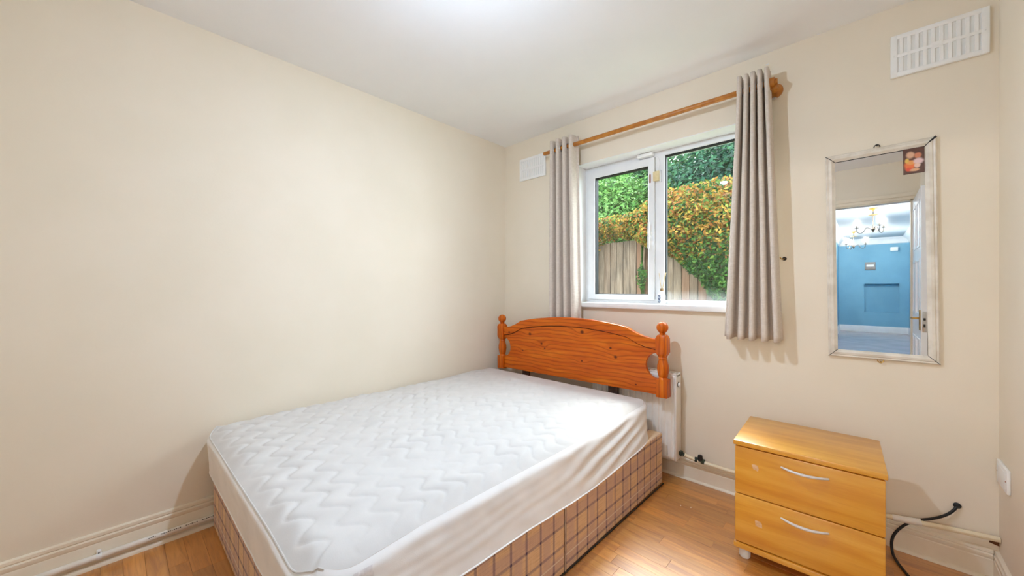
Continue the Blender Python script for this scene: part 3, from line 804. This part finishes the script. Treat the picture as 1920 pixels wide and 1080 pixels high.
for cxp in (0.118, 1.455):
    X = cxp - HC[0]; zo = HC[2]; h = 0.033
    mb = MB()
    mb.box(X - h, X + h, -0.031, 0.031, 0.496 - zo, 0.602 - zo, bev=0.004)
    mb.lathe([(0.030, 0.598 - zo), (0.026, 0.608 - zo), (0.022, 0.612 - zo), (0.026, 0.618 - zo), (0.031, 0.640 - zo), (0.0335, 0.662 - zo), (0.032, 0.684 - zo),
              (0.026, 0.706 - zo), (0.023, 0.716 - zo), (0.026, 0.722 - zo), (0.025, 0.728 - zo), (0.022, 0.732 - zo), (0.030, 0.748 - zo)], (X, 0, 0), 28)
    # square block with chamfered ends
    sec = [(0.020, 0.734), (h, 0.760), (h, 0.842), (0.024, 0.862), (0.014, 0.866)]
    vsq, fsq = [], []
    for (hh, z) in sec:
        c = hh * 0.82; hy = hh * 0.94
        for (a, b) in ((hh, c), (c, hy), (-c, hy), (-hh, c), (-hh, -c), (-c, -hy), (c, -hy), (hh, -c)): vsq.append((X + a, b, z - zo))
    for i in range(len(sec) - 1):
        for k in range(8): fsq.append((i * 8 + k, i * 8 + (k + 1) % 8, i * 8 + 8 + (k + 1) % 8, i * 8 + 8 + k))
    fsq.append(tuple(range(8))[::-1]); fsq.append(tuple(range((len(sec) - 1) * 8, len(sec) * 8)))
    mb.raw(vsq, fsq)
    pt = mb.build('post', PINEV, hb, smooth=35)
    MB().lathe([(0.016, 0.862 - zo), (0.015, 0.870 - zo), (0.019, 0.876 - zo)] + [(0.0335 * math.cos(R(a)), 0.907 + 0.0335 * math.sin(R(a)) - zo) for a in range(-60, 91, 10)], (X, 0, 0), 28).build('ball_finial', PINEV, pt, smooth=50)
for xx in (0.36, 1.12):
    B(xx - 0.035 - HC[0], xx + 0.035 - HC[0], 0.0115, 0.030, 0.10 - HC[2], 0.62 - HC[2], bev=0.003).build('strut', SHADEWOOD, hb)  # darkened in colour to merge with the shaded gap under the panel

# ------------------------------------------------------------------ radiator, pipes, cable
rad = thing('radiator', 'white panel radiator on the wall behind the headboard', 'radiator', (0.95, -0.03, 0.125))
RX = 0.565; RHt = 0.512
mb = MB(); prof = []
nR = 14; pit = (RX - 0.02) / nR
for k in range(nR):
    a = 0.01 + k * pit
    prof += [(a, -0.078), (a + pit * 0.50, -0.078), (a + pit * 0.62, -0.070), (a + pit * 0.88, -0.070)]
prof += [(RX - 0.01, -0.078)]
vs, fs = [], []
for (px_, py_) in prof:
    for (z, k) in ((0.0, 0), (0.025, 0), (0.05, 1), (RHt - 0.05, 1), (RHt - 0.025, 0), (RHt - 0.004, 0)):
        vs.append((px_, py_ if k else -0.078, z))
for i in range(len(prof) - 1):
    for k in range(5): fs.append((i * 6 + k, (i + 1) * 6 + k, (i + 1) * 6 + k + 1, i * 6 + k + 1))
mb.raw(vs, fs)
o = mb.build('front_panel', RADM, rad, smooth=30); md = o.modifiers.new('thickness', 'SOLIDIFY'); md.thickness = 0.003; md.offset = 0
B(0.0, RX, -0.006, 0.0, 0.02, RHt - 0.02).build('back_panel', RADM, rad, smooth=0)
for x in (0.0, RX - 0.009): B(x, x + 0.009, -0.078, -0.004, 0.002, RHt, bev=0.003).build('side_panel', RADM, rad)
gt = MB().box(0.0, RX, -0.080, -0.062, RHt - 0.004, RHt + 0.004, bev=0.002).box(0.0, RX, -0.018, -0.002, RHt - 0.004, RHt + 0.004, bev=0.002)
gt.box(0.0, RX, -0.062, -0.018, RHt - 0.012, RHt - 0.006)
for k in range(19): gt.box(0.02 + k * 0.0288, 0.032 + k * 0.0288, -0.062, -0.018, RHt - 0.004, RHt + 0.003)
gt.build('top_grille', RADM, rad, smooth=0)
MB().lathe([(0.0, 0.012), (0.010, 0.012), (0.012, 0.006), (0.012, -0.002)], (RX, -0.045, 0.450), 14, 'x').build('bleed_plug', PLASTIC, rad)
MB().lathe([(0.014, -0.0005), (0.016, 0.001), (0.016, 0.002)], (RX, -0.045, 0.450), 14, 'x').build('plug_ring', BLACKP, rad)
MB().lathe([(0.008, 0), (0.012, 0.004), (0.012, 0.014), (0.008, 0.016), (0.008, 0.03)], (RX, -0.03, 0.035), 12, 'x').ball((RX + 0.012, -0.03, 0.045), 0.012, 2).build('tail_fitting', GREENV, rad)

pip = thing('radiator_pipe', 'cream painted pipe running along the top of the back baseboard', 'pipe', (1.58, -0.042, 0.14))
P_ = lambda q: [(a - 1.58, b + 0.042, c - 0.14) for a, b, c in q]
MB().tube(P_([(1.545, -0.06, 0.160), (1.58, -0.052, 0.150), (1.64, -0.046, 0.140), (1.80, -0.042, 0.136), (2.05, -0.040, 0.137), (2.38, -0.040, 0.140), (2.47, -0.040, 0.150), (2.58, -0.036, 0.164), (2.707, -0.034, 0.176)]), 0.0105, 12, 1).build('pipe_run', PIPEC, pip)
MB().tube(P_([(2.415, -0.040, 0.143), (2.47, -0.040, 0.152), (2.50, -0.039, 0.157)]), 0.0135, 12).build('pipe_sleeve', PIPEM, pip)
v = MB().lathe([(0.011, 0), (0.015, 0.003), (0.015, 0.016), (0.012, 0.018), (0.012, 0.034), (0.015, 0.036), (0.015, 0.052), (0.011, 0.055)], (0.018, -0.004, 0.006), 8, 'x')
v.build('lockshield_valve', GREENV, pip)
MB().lathe([(0.0, 0.0), (0.013, 0.001), (0.015, 0.010), (0.012, 0.028), (0.0, 0.031)], (0.050, -0.010, 0.012), 12).build('valve_cap', BLACKP, pip)
tag(MB().prism([(2.684, 0.142), (2.7085, 0.136), (2.7085, 0.166), (2.69, 0.164)], -0.004, -0.0005, 'y').build('pipe_hole', mat('broken_plaster', rough=0.9, build=mottled(srgb(110, 70, 40), srgb(80, 50, 30), 60)), smooth=0), 'dark ragged hole in the wall corner where the cream pipe ends', 'hole')

op = thing('overflow_pipe', 'white plastic pipe clipped along the left baseboard', 'pipe', (0.03, -2.9, 0.045))
MB().tube([(0, -0.03, 0), (0, 0.845, -0.001), (0, 2.3, 0.0)], 0.0115, 14).build('pipe_run', PIPEM, op)
prn = MB()
yy = 0.62
for k in range(26):
    if k in (4, 14, 20): yy += 0.014
    L = rnd.uniform(0.003, 0.007)
    a0, a1 = R(28), R(44 if k % 3 else 38)
    rr_ = 0.0117
    prn.raw([(math.cos(a0) * rr_, yy, math.sin(a0) * rr_), (math.cos(a0) * rr_, yy + L, math.sin(a0) * rr_), (math.cos(a1) * rr_, yy + L, math.sin(a1) * rr_), (math.cos(a1) * rr_, yy, math.sin(a1) * rr_)], [(0, 1, 2, 3)])
    yy += L + 0.0022
prn.build('printed_line', PRINT, op, smooth=0)
for yk in (0.474, 1.60):
    ck = MB().lathe([(0.0125, -0.008), (0.0135, -0.006), (0.0135, 0.006), (0.0125, 0.008)], (0, yk, 0), 16, 'y')
    ck.box(-0.013, 0.004, yk - 0.007, yk + 0.007, 0.008, 0.024, bev=0.002)
    c = ck.build('pipe_clip', PLASTIC, op)
    MB().ball((0.0055, yk, 0.0165), 0.0028, 1).build('clip_nail', BLACKP, c)

cb = thing('black_cable', 'black cable leaving the wall and trailing over the baseboard to the floor', 'cable', (2.602, 0, 0.255))
Q = [(2.602, 0.0, 0.256), (2.597, -0.014, 0.244), (2.575, -0.018, 0.212), (2.535, -0.018, 0.178), (2.495, -0.020, 0.158), (2.455, -0.028, 0.128), (2.425, -0.040, 0.088), (2.411, -0.052, 0.056), (2.409, -0.075, 0.022), (2.416, -0.12, 0.0065), (2.447, -0.209, 0.0055), (2.485, -0.30, 0.0055), (2.50, -0.45, 0.0055), (2.47, -0.62, 0.0055), (2.52, -0.85, 0.0055)]
MB().tube([(a - 2.602, b, c - 0.255) for a, b, c in Q], 0.0052, 9, 2).build('flex', BLACKP, cb)
MB().lathe([(0.007, 0.0), (0.011, -0.001), (0.012, -0.006), (0.006, -0.012)], (0, 0, 0), 12, 'y').build('grommet', BLACKP, cb)

# ------------------------------------------------------------------ bedside chest
ch = thing('bedside_chest', 'small beech two drawer bedside chest beneath the mirror', 'chest of drawers', (2.143, -0.352, 0), (0, 0, R(2.0)))
hw = 0.235
B(-hw, hw, -0.207, 0.188, 0.482, 0.503, bev=0.004).build('top', BEECH, ch)
B(-hw, hw, -0.207, 0.186, 0.046, 0.070, bev=0.007).build('base_board', BEECH, ch)
for s in (-1, 1): B(s * 0.219 - 0.008, s * 0.219 + 0.008, -0.188, 0.184, 0.070, 0.482).build('side_panel', BEECH, ch, smooth=0)
B(-0.21, 0.21, 0.176, 0.184, 0.070, 0.482).build('back_panel', BEECH, ch, smooth=0)
for (z0, z1, hz) in ((0.280, 0.4785, 0.432), (0.0745, 0.277, 0.229)):
    d = B(-0.229, 0.229, -0.204, -0.187, z0, z1, bev=0.0045).build('drawer', BEECH, ch)
    MB().box(-0.205, 0.205, -0.187, 0.15, z0 + 0.01, z1 - 0.03).build('drawer_box', BEECH, d, smooth=0)
    hp = []
    for k in range(17):
        u = -1 + 2 * k / 16
        hp.append((u * 0.072 + 0.005, -0.204 - 0.026 * (1 - u * u), hz + 0.003))
    hp = [(hp[0][0], -0.203, hp[0][2])] + hp + [(hp[-1][0], -0.203, hp[-1][2])]
    MB().tube(hp, lambda q: 0.0034 + 0.0022 * math.sin(math.pi * q), 10).build('handle', ALU, d, label='brushed steel bow handle')
pg = MB().prism([(-0.168, 0.416), (-0.163, 0.398), (-0.146, 0.392), (-0.143, 0.404), (-0.147, 0.416), (-0.158, 0.4175)], -0.2046, -0.2038, 'y')
pg.build('glue_mark', GLUE, ch, smooth=0)
MB().prism([(-0.156, 0.187), (-0.154, 0.164), (-0.131, 0.164), (-0.133, 0.183), (-0.142, 0.188)], -0.2046, -0.2038, 'y').build('glue_mark', GLUE, ch, smooth=0)
for (fx, fy) in ((-0.198, -0.170), (0.198, -0.170), (-0.198, 0.150), (0.198, 0.150)):
    MB().lathe([(0.0, 0), (0.017, 0.0), (0.021, 0.006), (0.022, 0.022), (0.018, 0.034), (0.012, 0.046)], (fx, fy, 0), 16).build('foot', PLASTICB, ch)

# ------------------------------------------------------------------ mirror and card
mr = thing('wall_mirror', 'tall framed wall mirror with black corner joints, right of the window', 'mirror', (2.371, 0, 1.306), (0, R(-0.7), 0))
mw, mh, fwid = 0.179, 0.480, 0.034
pf = [(0.0, 0.003), (0.0, 0.014), (0.004, 0.019), (0.010, 0.017), (0.013, 0.021), (0.022, 0.022), (0.027, 0.017), (0.031, 0.015), (fwid, 0.012), (fwid, 0.003)]
def moulding(a, b, n1, n2):
    """mitred length between outer corners a and b, inward direction at each end n1, n2"""
    vs = []
    for (c, n) in ((a, n1), (b, n2)):
        for (d, h) in pf: vs.append((c[0] + n[0] * d, -h, c[1] + n[1] * d))
    k = len(pf); fs = [tuple(range(k)), tuple(range(k, 2 * k))[::-1]]
    for i in range(k): fs.append((i, (i + 1) % k, k + (i + 1) % k, k + i))
    return MB().raw(vs, fs)
cs = [(-mw, -mh), (mw, -mh), (mw, mh), (-mw, mh)]
ins = [(1, 1), (-1, 1), (-1, -1), (1, -1)]
for k in range(4):
    k2 = (k + 1) % 4
    moulding(cs[k], cs[k2], ins[k], ins[k2]).build('frame_length', SILVER, mr, smooth=35)
for k in range(4):                                              # opened mitre joints filled black
    c, n = cs[k], ins[k]
    w = (0.0012, 0.0012, 0.0034, 0.0016)[k]
    tx, tz = -n[1] * 0.707, n[0] * 0.707
    mbj = MB(); vsj = []
    for (d, h) in pf[1:9]:
        ww = w * (1.0 if k != 2 else (1.25 - 0.9 * d / fwid))
        for sgn in (-1, 1): vsj.append((c[0] + n[0] * d + tx * ww * sgn, -h - 0.0008, c[1] + n[1] * d + tz * ww * sgn))
    mbj.raw(vsj, [(i * 2, i * 2 + 1, i * 2 + 3, i * 2 + 2) for i in range(7)]).build('corner_joint', BLACKP, mr, smooth=0)
B(-mw + 0.030, mw - 0.030, -0.012, -0.006, -mh + 0.030, mh - 0.030).build('mirror_glass', MIRR, mr, smooth=0)
MB().box(-mw + 0.004, mw - 0.004, -0.006, -0.001, -mh + 0.004, mh - 0.004).build('backing_board', TICK, mr, smooth=0)
MB().box(-mw + fwid - 0.001, mw - fwid + 0.001, -0.0135, -0.0115, mh - fwid - 0.0018, mh - fwid + 0.001).build('inner_shadow_strip', BLACKP, mr, smooth=0)  # black strip stands in for the shade under the frame's top
for (z, s) in ((mh, 1), (-mh, -1)):
    hk = MB().tube([(-0.010, -0.010, z - s * 0.001), (-0.009, -0.012, z + s * 0.008), (0, -0.012, z + s * 0.016), (0.009, -0.012, z + s * 0.008), (0.010, -0.010, z - s * 0.001)], 0.002, 6, 1)
    hk.ball((0, -0.012, z + s * 0.010), 0.004, 1); hk.build('hanging_ring', IRON if s > 0 else BRASS, mr)

def _card(t, p):
    x, y, z = t.sep(t.coord('Object'))
    wob = t.noise(t.coord('Object'), 60, 3)
    def blob(cx, cz, rx, rz, soft=0.35):
        dx = t.math('DIVIDE', t.math('SUBTRACT', x, cx), rx); dz = t.math('DIVIDE', t.math('SUBTRACT', z, cz), rz)
        d = t.math('SQRT', t.math('ADD', t.math('MULTIPLY', dx, dx), t.math('MULTIPLY', dz, dz)))
        d = t.math('ADD', d, t.math('MULTIPLY', t.math('SUBTRACT', wob, 0.5), 0.5))
        return t.math('SUBTRACT', 1.0, t.smooth(d, 1 - soft, 1 + soft))
    c = t.mix(wob, srgb(52, 22, 12), srgb(92, 40, 18))
    for (cx, cz, rx, rz, col) in ((-0.012, -0.020, .016, .020, srgb(226, 106, 36)), (-0.008, -0.008, .012, .009, srgb(226, 150, 70)), (-0.014, -0.036, .010, .008, srgb(214, 64, 20)),
                                  (-0.010, 0.026, .012, .014, srgb(206, 160, 130)), (0.012, 0.020, .010, .012, srgb(198, 120, 84)), (0.014, -0.004, .015, .012, srgb(222, 190, 190)),
                                  (0.010, -0.022, .009, .010, srgb(226, 190, 172)), (0.002, -0.040, .014, .006, srgb(214, 160, 120)), (-0.020, 0.002, .006, .010, srgb(216, 170, 70))):
        c = t.mix(blob(cx, cz, rx, rz), c, col)
    t.put(p.inputs['Base Color'], c)
cd = B(-0.0315, 0.0315, -0.0006, 0.0, -0.0545, 0.0545, bev=0.0).build('picture_card', mat('printed_card', rough=0.35, build=_card), smooth=0)
cd.location = (2.479, -0.0155, 1.700); cd.rotation_euler = (0, R(-0.7), 0)
tag(cd, 'small brown and orange picture card on the top right of the mirror', 'card')

# ------------------------------------------------------------------ vents, socket, wall hook, diffuser
def vent(x0, x1, z0, z1, n, label):
    t = thing('air_vent', label, 'vent', ((x0 + x1) / 2, 0, (z0 + z1) / 2), group='white wall air vents')
    w, h = (x1 - x0) / 2, (z1 - z0) / 2
    B(-w + 0.004, w - 0.004, -0.0085, -0.0005, -h + 0.004, h - 0.004).build('back_plate', PLASTICB, t, smooth=0)
    B(-w, -w + 0.022, -0.014, 0, -h, h, bev=0.003).build('frame_side', PLASTIC, t); B(w - 0.022, w, -0.014, 0, -h, h, bev=0.003).build('frame_side', PLASTIC, t)
    B(-w + 0.018, w - 0.018, -0.014, 0, h - 0.020, h, bev=0.003).build('frame_top', PLASTIC, t); B(-w + 0.018, w - 0.018, -0.014, 0, -h, -h + 0.020, bev=0.003).build('frame_bottom', PLASTIC, t)
    B(-w + 0.02, w - 0.02, -0.0130, -0.004, -0.007, 0.007, bev=0.001).build('middle_bar', PLASTIC, t)
    me = B(-0.0058, 0.0058, -0.0125, -0.004, -h + 0.018, h - 0.018, bev=0.001).mesh('bar', 0); me.materials.append(PLASTIC)
    for k in range(n):
        o = bpy.data.objects.new('bar', me); COL.objects.link(o); o.parent = t
        o.location = (-w + 0.022 + (2 * w - 0.044) * (k + 0.5) / n, 0, 0)
    MB().box(-0.016, 0.016, -0.0134, -0.004, -0.014, 0.014, bev=0.002).build('centre_boss', PLASTIC, t)
    for s in (-1, 1): MB().ball((s * (w - 0.011), -0.014, 0), 0.003, 1, (1, 0.5, 1)).build('screw', PLASTICB, t)
vent(0.182, 0.459, 2.057, 2.241, 10, 'white air vent in the corner left of the window')
vent(2.4085, 2.6855, 2.081, 2.266, 10, 'white air vent high above the mirror')

so = thing('wall_socket', 'white double blank socket plate on the right wall by the corner', 'socket', (W, -0.095, 0.443))
B(-0.010, 0, -0.073, 0.073, -0.043, 0.043, bev=0.003).build('face_plate', PLASTIC, so)
for (yy_, zz_) in ((-0.060, 0.0), (0.060, 0.0)): MB().ball((-0.0102, yy_, zz_), 0.0032, 1, (0.5, 1, 1)).build('screw', RUST, so)
B(-0.0112, -0.009, -0.055, 0.055, -0.030, 0.030, bev=0.001).build('blank_insert', PLASTIC, so)

wh = thing('wall_hook', 'small dark metal hook screwed in the wall right of the curtain', 'hook', (2.022, 0, 1.302))
MB().lathe([(0.0, -0.006), (0.009, -0.004), (0.010, 0.0)], (0, 0, 0), 12, 'y').build('hook_plate', IRON, wh)
MB().tube([(0, -0.004, 0), (-0.004, -0.022, -0.004), (-0.012, -0.032, 0.0), (-0.014, -0.034, 0.008)], 0.003, 7, 1).build('hook_arm', BRASS, wh)

rd = thing('reed_diffuser', 'small white reed diffuser bottle standing on the window sill', 'diffuser', (1.356, 0.080, 1.047))
MB().lathe([(0.0, 0), (0.021, 0), (0.0225, 0.003), (0.0225, 0.062), (0.019, 0.072), (0.010, 0.078), (0.0095, 0.086)], seg=20).build('bottle', PLASTIC, rd)
MB().lathe([(0.0085, 0.084), (0.0105, 0.085), (0.0105, 0.101), (0.0085, 0.102)], seg=14).build('wooden_collar', mat('collar_wood', rough=0.6, build=mottled(srgb(150, 120, 80), srgb(120, 92, 60), 90)), rd)
lb = MB(); va = []
for k in range(9):
    a = R(-170 + k * 10)
    for z in (0.008, 0.058): va.append((math.cos(a) * 0.0230, math.sin(a) * 0.0230, z))
lb.raw(va, [(k * 2, k * 2 + 2, k * 2 + 3, k * 2 + 1) for k in range(8)])
def _lab(t, p):
    x, y, z = t.sep(t.coord('Object'))
    f = t.math('SINE', t.math('ADD', t.math('MULTIPLY', z, 300.0), t.math('MULTIPLY', t.math('ABSOLUTE', t.math('ADD', x, 0.012)), 500.0)))
    t.put(p.inputs['Base Color'], t.mix(t.smooth(f, 0.35, 0.6), srgb(44, 62, 104), srgb(210, 218, 230)))
lb.build('label', mat('blue_label', rough=0.5, build=_lab), rd, label='blue and white patterned label')
REED = mat('reed_stick', rough=0.8, build=mottled(srgb(226, 206, 164), srgb(204, 180, 130), 60))
for (dx, dy) in ((0.024, 0.002), (0.030, -0.006), (0.018, 0.010), (-0.020, 0.004)):
    MB().tube([(dx * 0.1, dy * 0.1, 0.085), (dx, dy, 0.203)], 0.0018, 6).build('reed', REED, rd)

# ------------------------------------------------------------------ curtain pole and curtains
RY, RZ = -0.090, 2.194
pole = thing('curtain_pole', 'orange brown wooden curtain pole above the window', 'curtain pole', (1.26, RY, RZ))
MB().lathe([(0.0, -0.752), (0.0135, -0.751), (0.0145, -0.748), (0.0145, 0.742), (0.0135, 0.745), (0.0, 0.746)], seg=20, axis='x').build('rod', POLE, pole)
for bx_ in (-0.668, 0.722):
    br_ = MB().lathe([(0.0, 0.090), (0.036, 0.090), (0.036, 0.080), (0.030, 0.072), (0.020, 0.060), (0.017, 0.030), (0.020, 0.012), (0.024, 0.002)], (bx_, 0, -0.012), 20, 'y')
    br_.lathe([(0.0145, -0.013), (0.023, -0.012), (0.024, 0.0), (0.023, 0.012), (0.0145, 0.013)], (bx_, 0, 0), 20, 'x')
    bo = br_.build('bracket', POLE, pole)
    MB().lathe([(0.0, 0.0), (0.010, -0.001), (0.012, -0.006)], (bx_, 0.066, -0.052), 12).build('bracket_screw', CHROME, bo)

def curtain(label, xt, xb, n, ph, zt, zb, amp, rot_end, seed):
    t = thing('curtain', label, 'curtain', (sum(xt) / 2, RY, RZ), group='eyelet curtains')
    nu, nz = n * 22, 44
    vs, fs = [], []
    X0 = sum(xt) / 2
    def pt(u, w):
        z = zt + (zb - zt) * w
        a0 = xt[0] + (xt[1] - xt[0]) * u; b0 = xb[0] + (xb[1] - xb[0]) * u
        ww = min(1, max(0, (w - 0.03) / 0.97)) ** 1.05
        uu = u + 0.010 * noise.noise(Vector((u * n * 0.9, w * 2.2, seed)))
        x = a0 + (b0 - a0) * ww
        th = 2 * math.pi * (n * uu) + ph
        s = math.sin(th); s = math.copysign(abs(s) ** 0.6, s)
        A = amp * (1 - 0.12 * w + 0.10 * noise.noise(Vector((u * n, w * 1.5, seed + 3))))
        y = A * s
        x += 0.30 * amp * math.sin(2 * th) * (-0.35)
        zz = z + (0.004 * math.sin(th * 1.0 + 0.5) if w > 0.98 else 0) + (0.003 * math.sin(th) if w < 0.02 else 0)
        return (x - X0, y, zz - RZ)
    for j in range(nz + 1):
        for i in range(nu + 1): vs.append(pt(i / nu, j / nz))
    for j in range(nz):
        for i in range(nu):
            a = j * (nu + 1) + i; fs.append((a, a + 1, a + nu + 2, a + nu + 1))
    o = MB().raw(vs, fs).build('fabric', CURT, t, smooth=180)
    md = o.modifiers.new('thickness', 'SOLIDIFY'); md.thickness = 0.003; md.offset = 0
    hem = [pt(i / nu, 0.965) for i in range(0, nu + 1)]
    # eyelets where the fabric crosses the pole
    for k in range(2 * n):
        u = (k * math.pi - ph) / (2 * math.pi * n)
        if not 0.01 < u < 0.99: continue
        p = pt(u, (zt - RZ) / (zt - zb))
        q = pt(u + 0.004, (zt - RZ) / (zt - zb))
        d = Vector((q[0] - p[0], q[1] - p[1], 0)).normalized()
        nn = Vector((d.y, -d.x, 0))
        ring = [Vector((p[0], 0, 0)) + (d * math.cos(a) + Vector((0, 0, 1)) * math.sin(a)) * 0.021 for a in [2 * math.pi * i / 20 for i in range(21)]]
        MB().tube(ring, 0.0045, 6).build('eyelet_ring', CHROME, o)
    return t
curtain('grey linen eyelet curtain left of the window, beside the corner vent', (0.572, 0.800), (0.560, 0.826), 4, math.pi / 2, 2.262, 0.905, 0.038, 0, 1.0)
curtain('grey linen eyelet curtain covering the right end of the window', (1.824, 1.975), (1.762, 2.026), 5, 0.9, 2.268, 0.880, 0.040, 0, 5.0)
pt_ = thing('wall_plug', 'small white filler patch with old screw holes above the right curtain', 'patch', (1.945, 0, 2.325))
MB().prism([(-0.024, -0.024), (0.012, -0.03), (0.022, -0.004), (0.016, 0.020), (-0.010, 0.026), (-0.026, 0.01)], -0.0015, 0.0, 'y').build('filler', GLOSSW, pt_, smooth=0)
for z in (-0.010, 0.014): B(-0.006, 0.010, -0.0022, -0.001, z - 0.002, z + 0.002).build('screw_slot', PLASTICB, pt_, smooth=0)

# ------------------------------------------------------------------ ceiling pendant
pd = thing('ceiling_pendant', 'lit white bulb hanging from the ceiling at the top edge', 'ceiling light', (1.30, -1.515, H))
MB().lathe([(0.0, 0), (0.045, 0), (0.043, -0.012), (0.020, -0.022), (0.006, -0.026)], seg=24).build('ceiling_rose', PLASTIC, pd)
MB().tube([(0, 0, -0.02), (0, 0, -0.09)], 0.0035, 8).build('flex', PLASTIC, pd)
MB().lathe([(0.008, -0.085), (0.017, -0.095), (0.018, -0.125), (0.016, -0.135)], seg=18).build('lamp_holder', PLASTIC, pd)
bl = MB().lathe([(0.013, -0.133), (0.020, -0.145), (0.029, -0.172), (0.0305, -0.180), (0.0283, -0.1912)], seg=24).build('bulb_body', PLASTIC, pd)
MB().lathe([(0.0305 * math.cos(R(a)), -0.180 - 0.030 * math.sin(R(a))) for a in (22, 34, 46, 58, 70, 80, 90)], seg=24).build('bulb_dome', BULBM, bl, smooth=180)

# ------------------------------------------------------------------ flecks on the floor
for (x, y, lab) in ((1.62, -0.335, 'tiny white lint fleck on the wooden floor, nearest the bed base'), (1.66, -0.318, 'tiny white lint fleck on the wooden floor, the middle one of three'), (1.86, -0.165, 'tiny white lint fleck on the wooden floor, nearest the bedside chest')):
    f = MB().prism([(0.0, 0.0), (0.010, 0.001), (0.012, 0.005), (0.004, 0.006)], 0.0, 0.0012, 'z').build('lint_fleck', DUST, smooth=0)
    f.location = (x, y, 0.0002); f.rotation_euler = (0, 0, rnd.uniform(0, 3))
    tag(f, lab, 'lint', 'white lint on the floor')
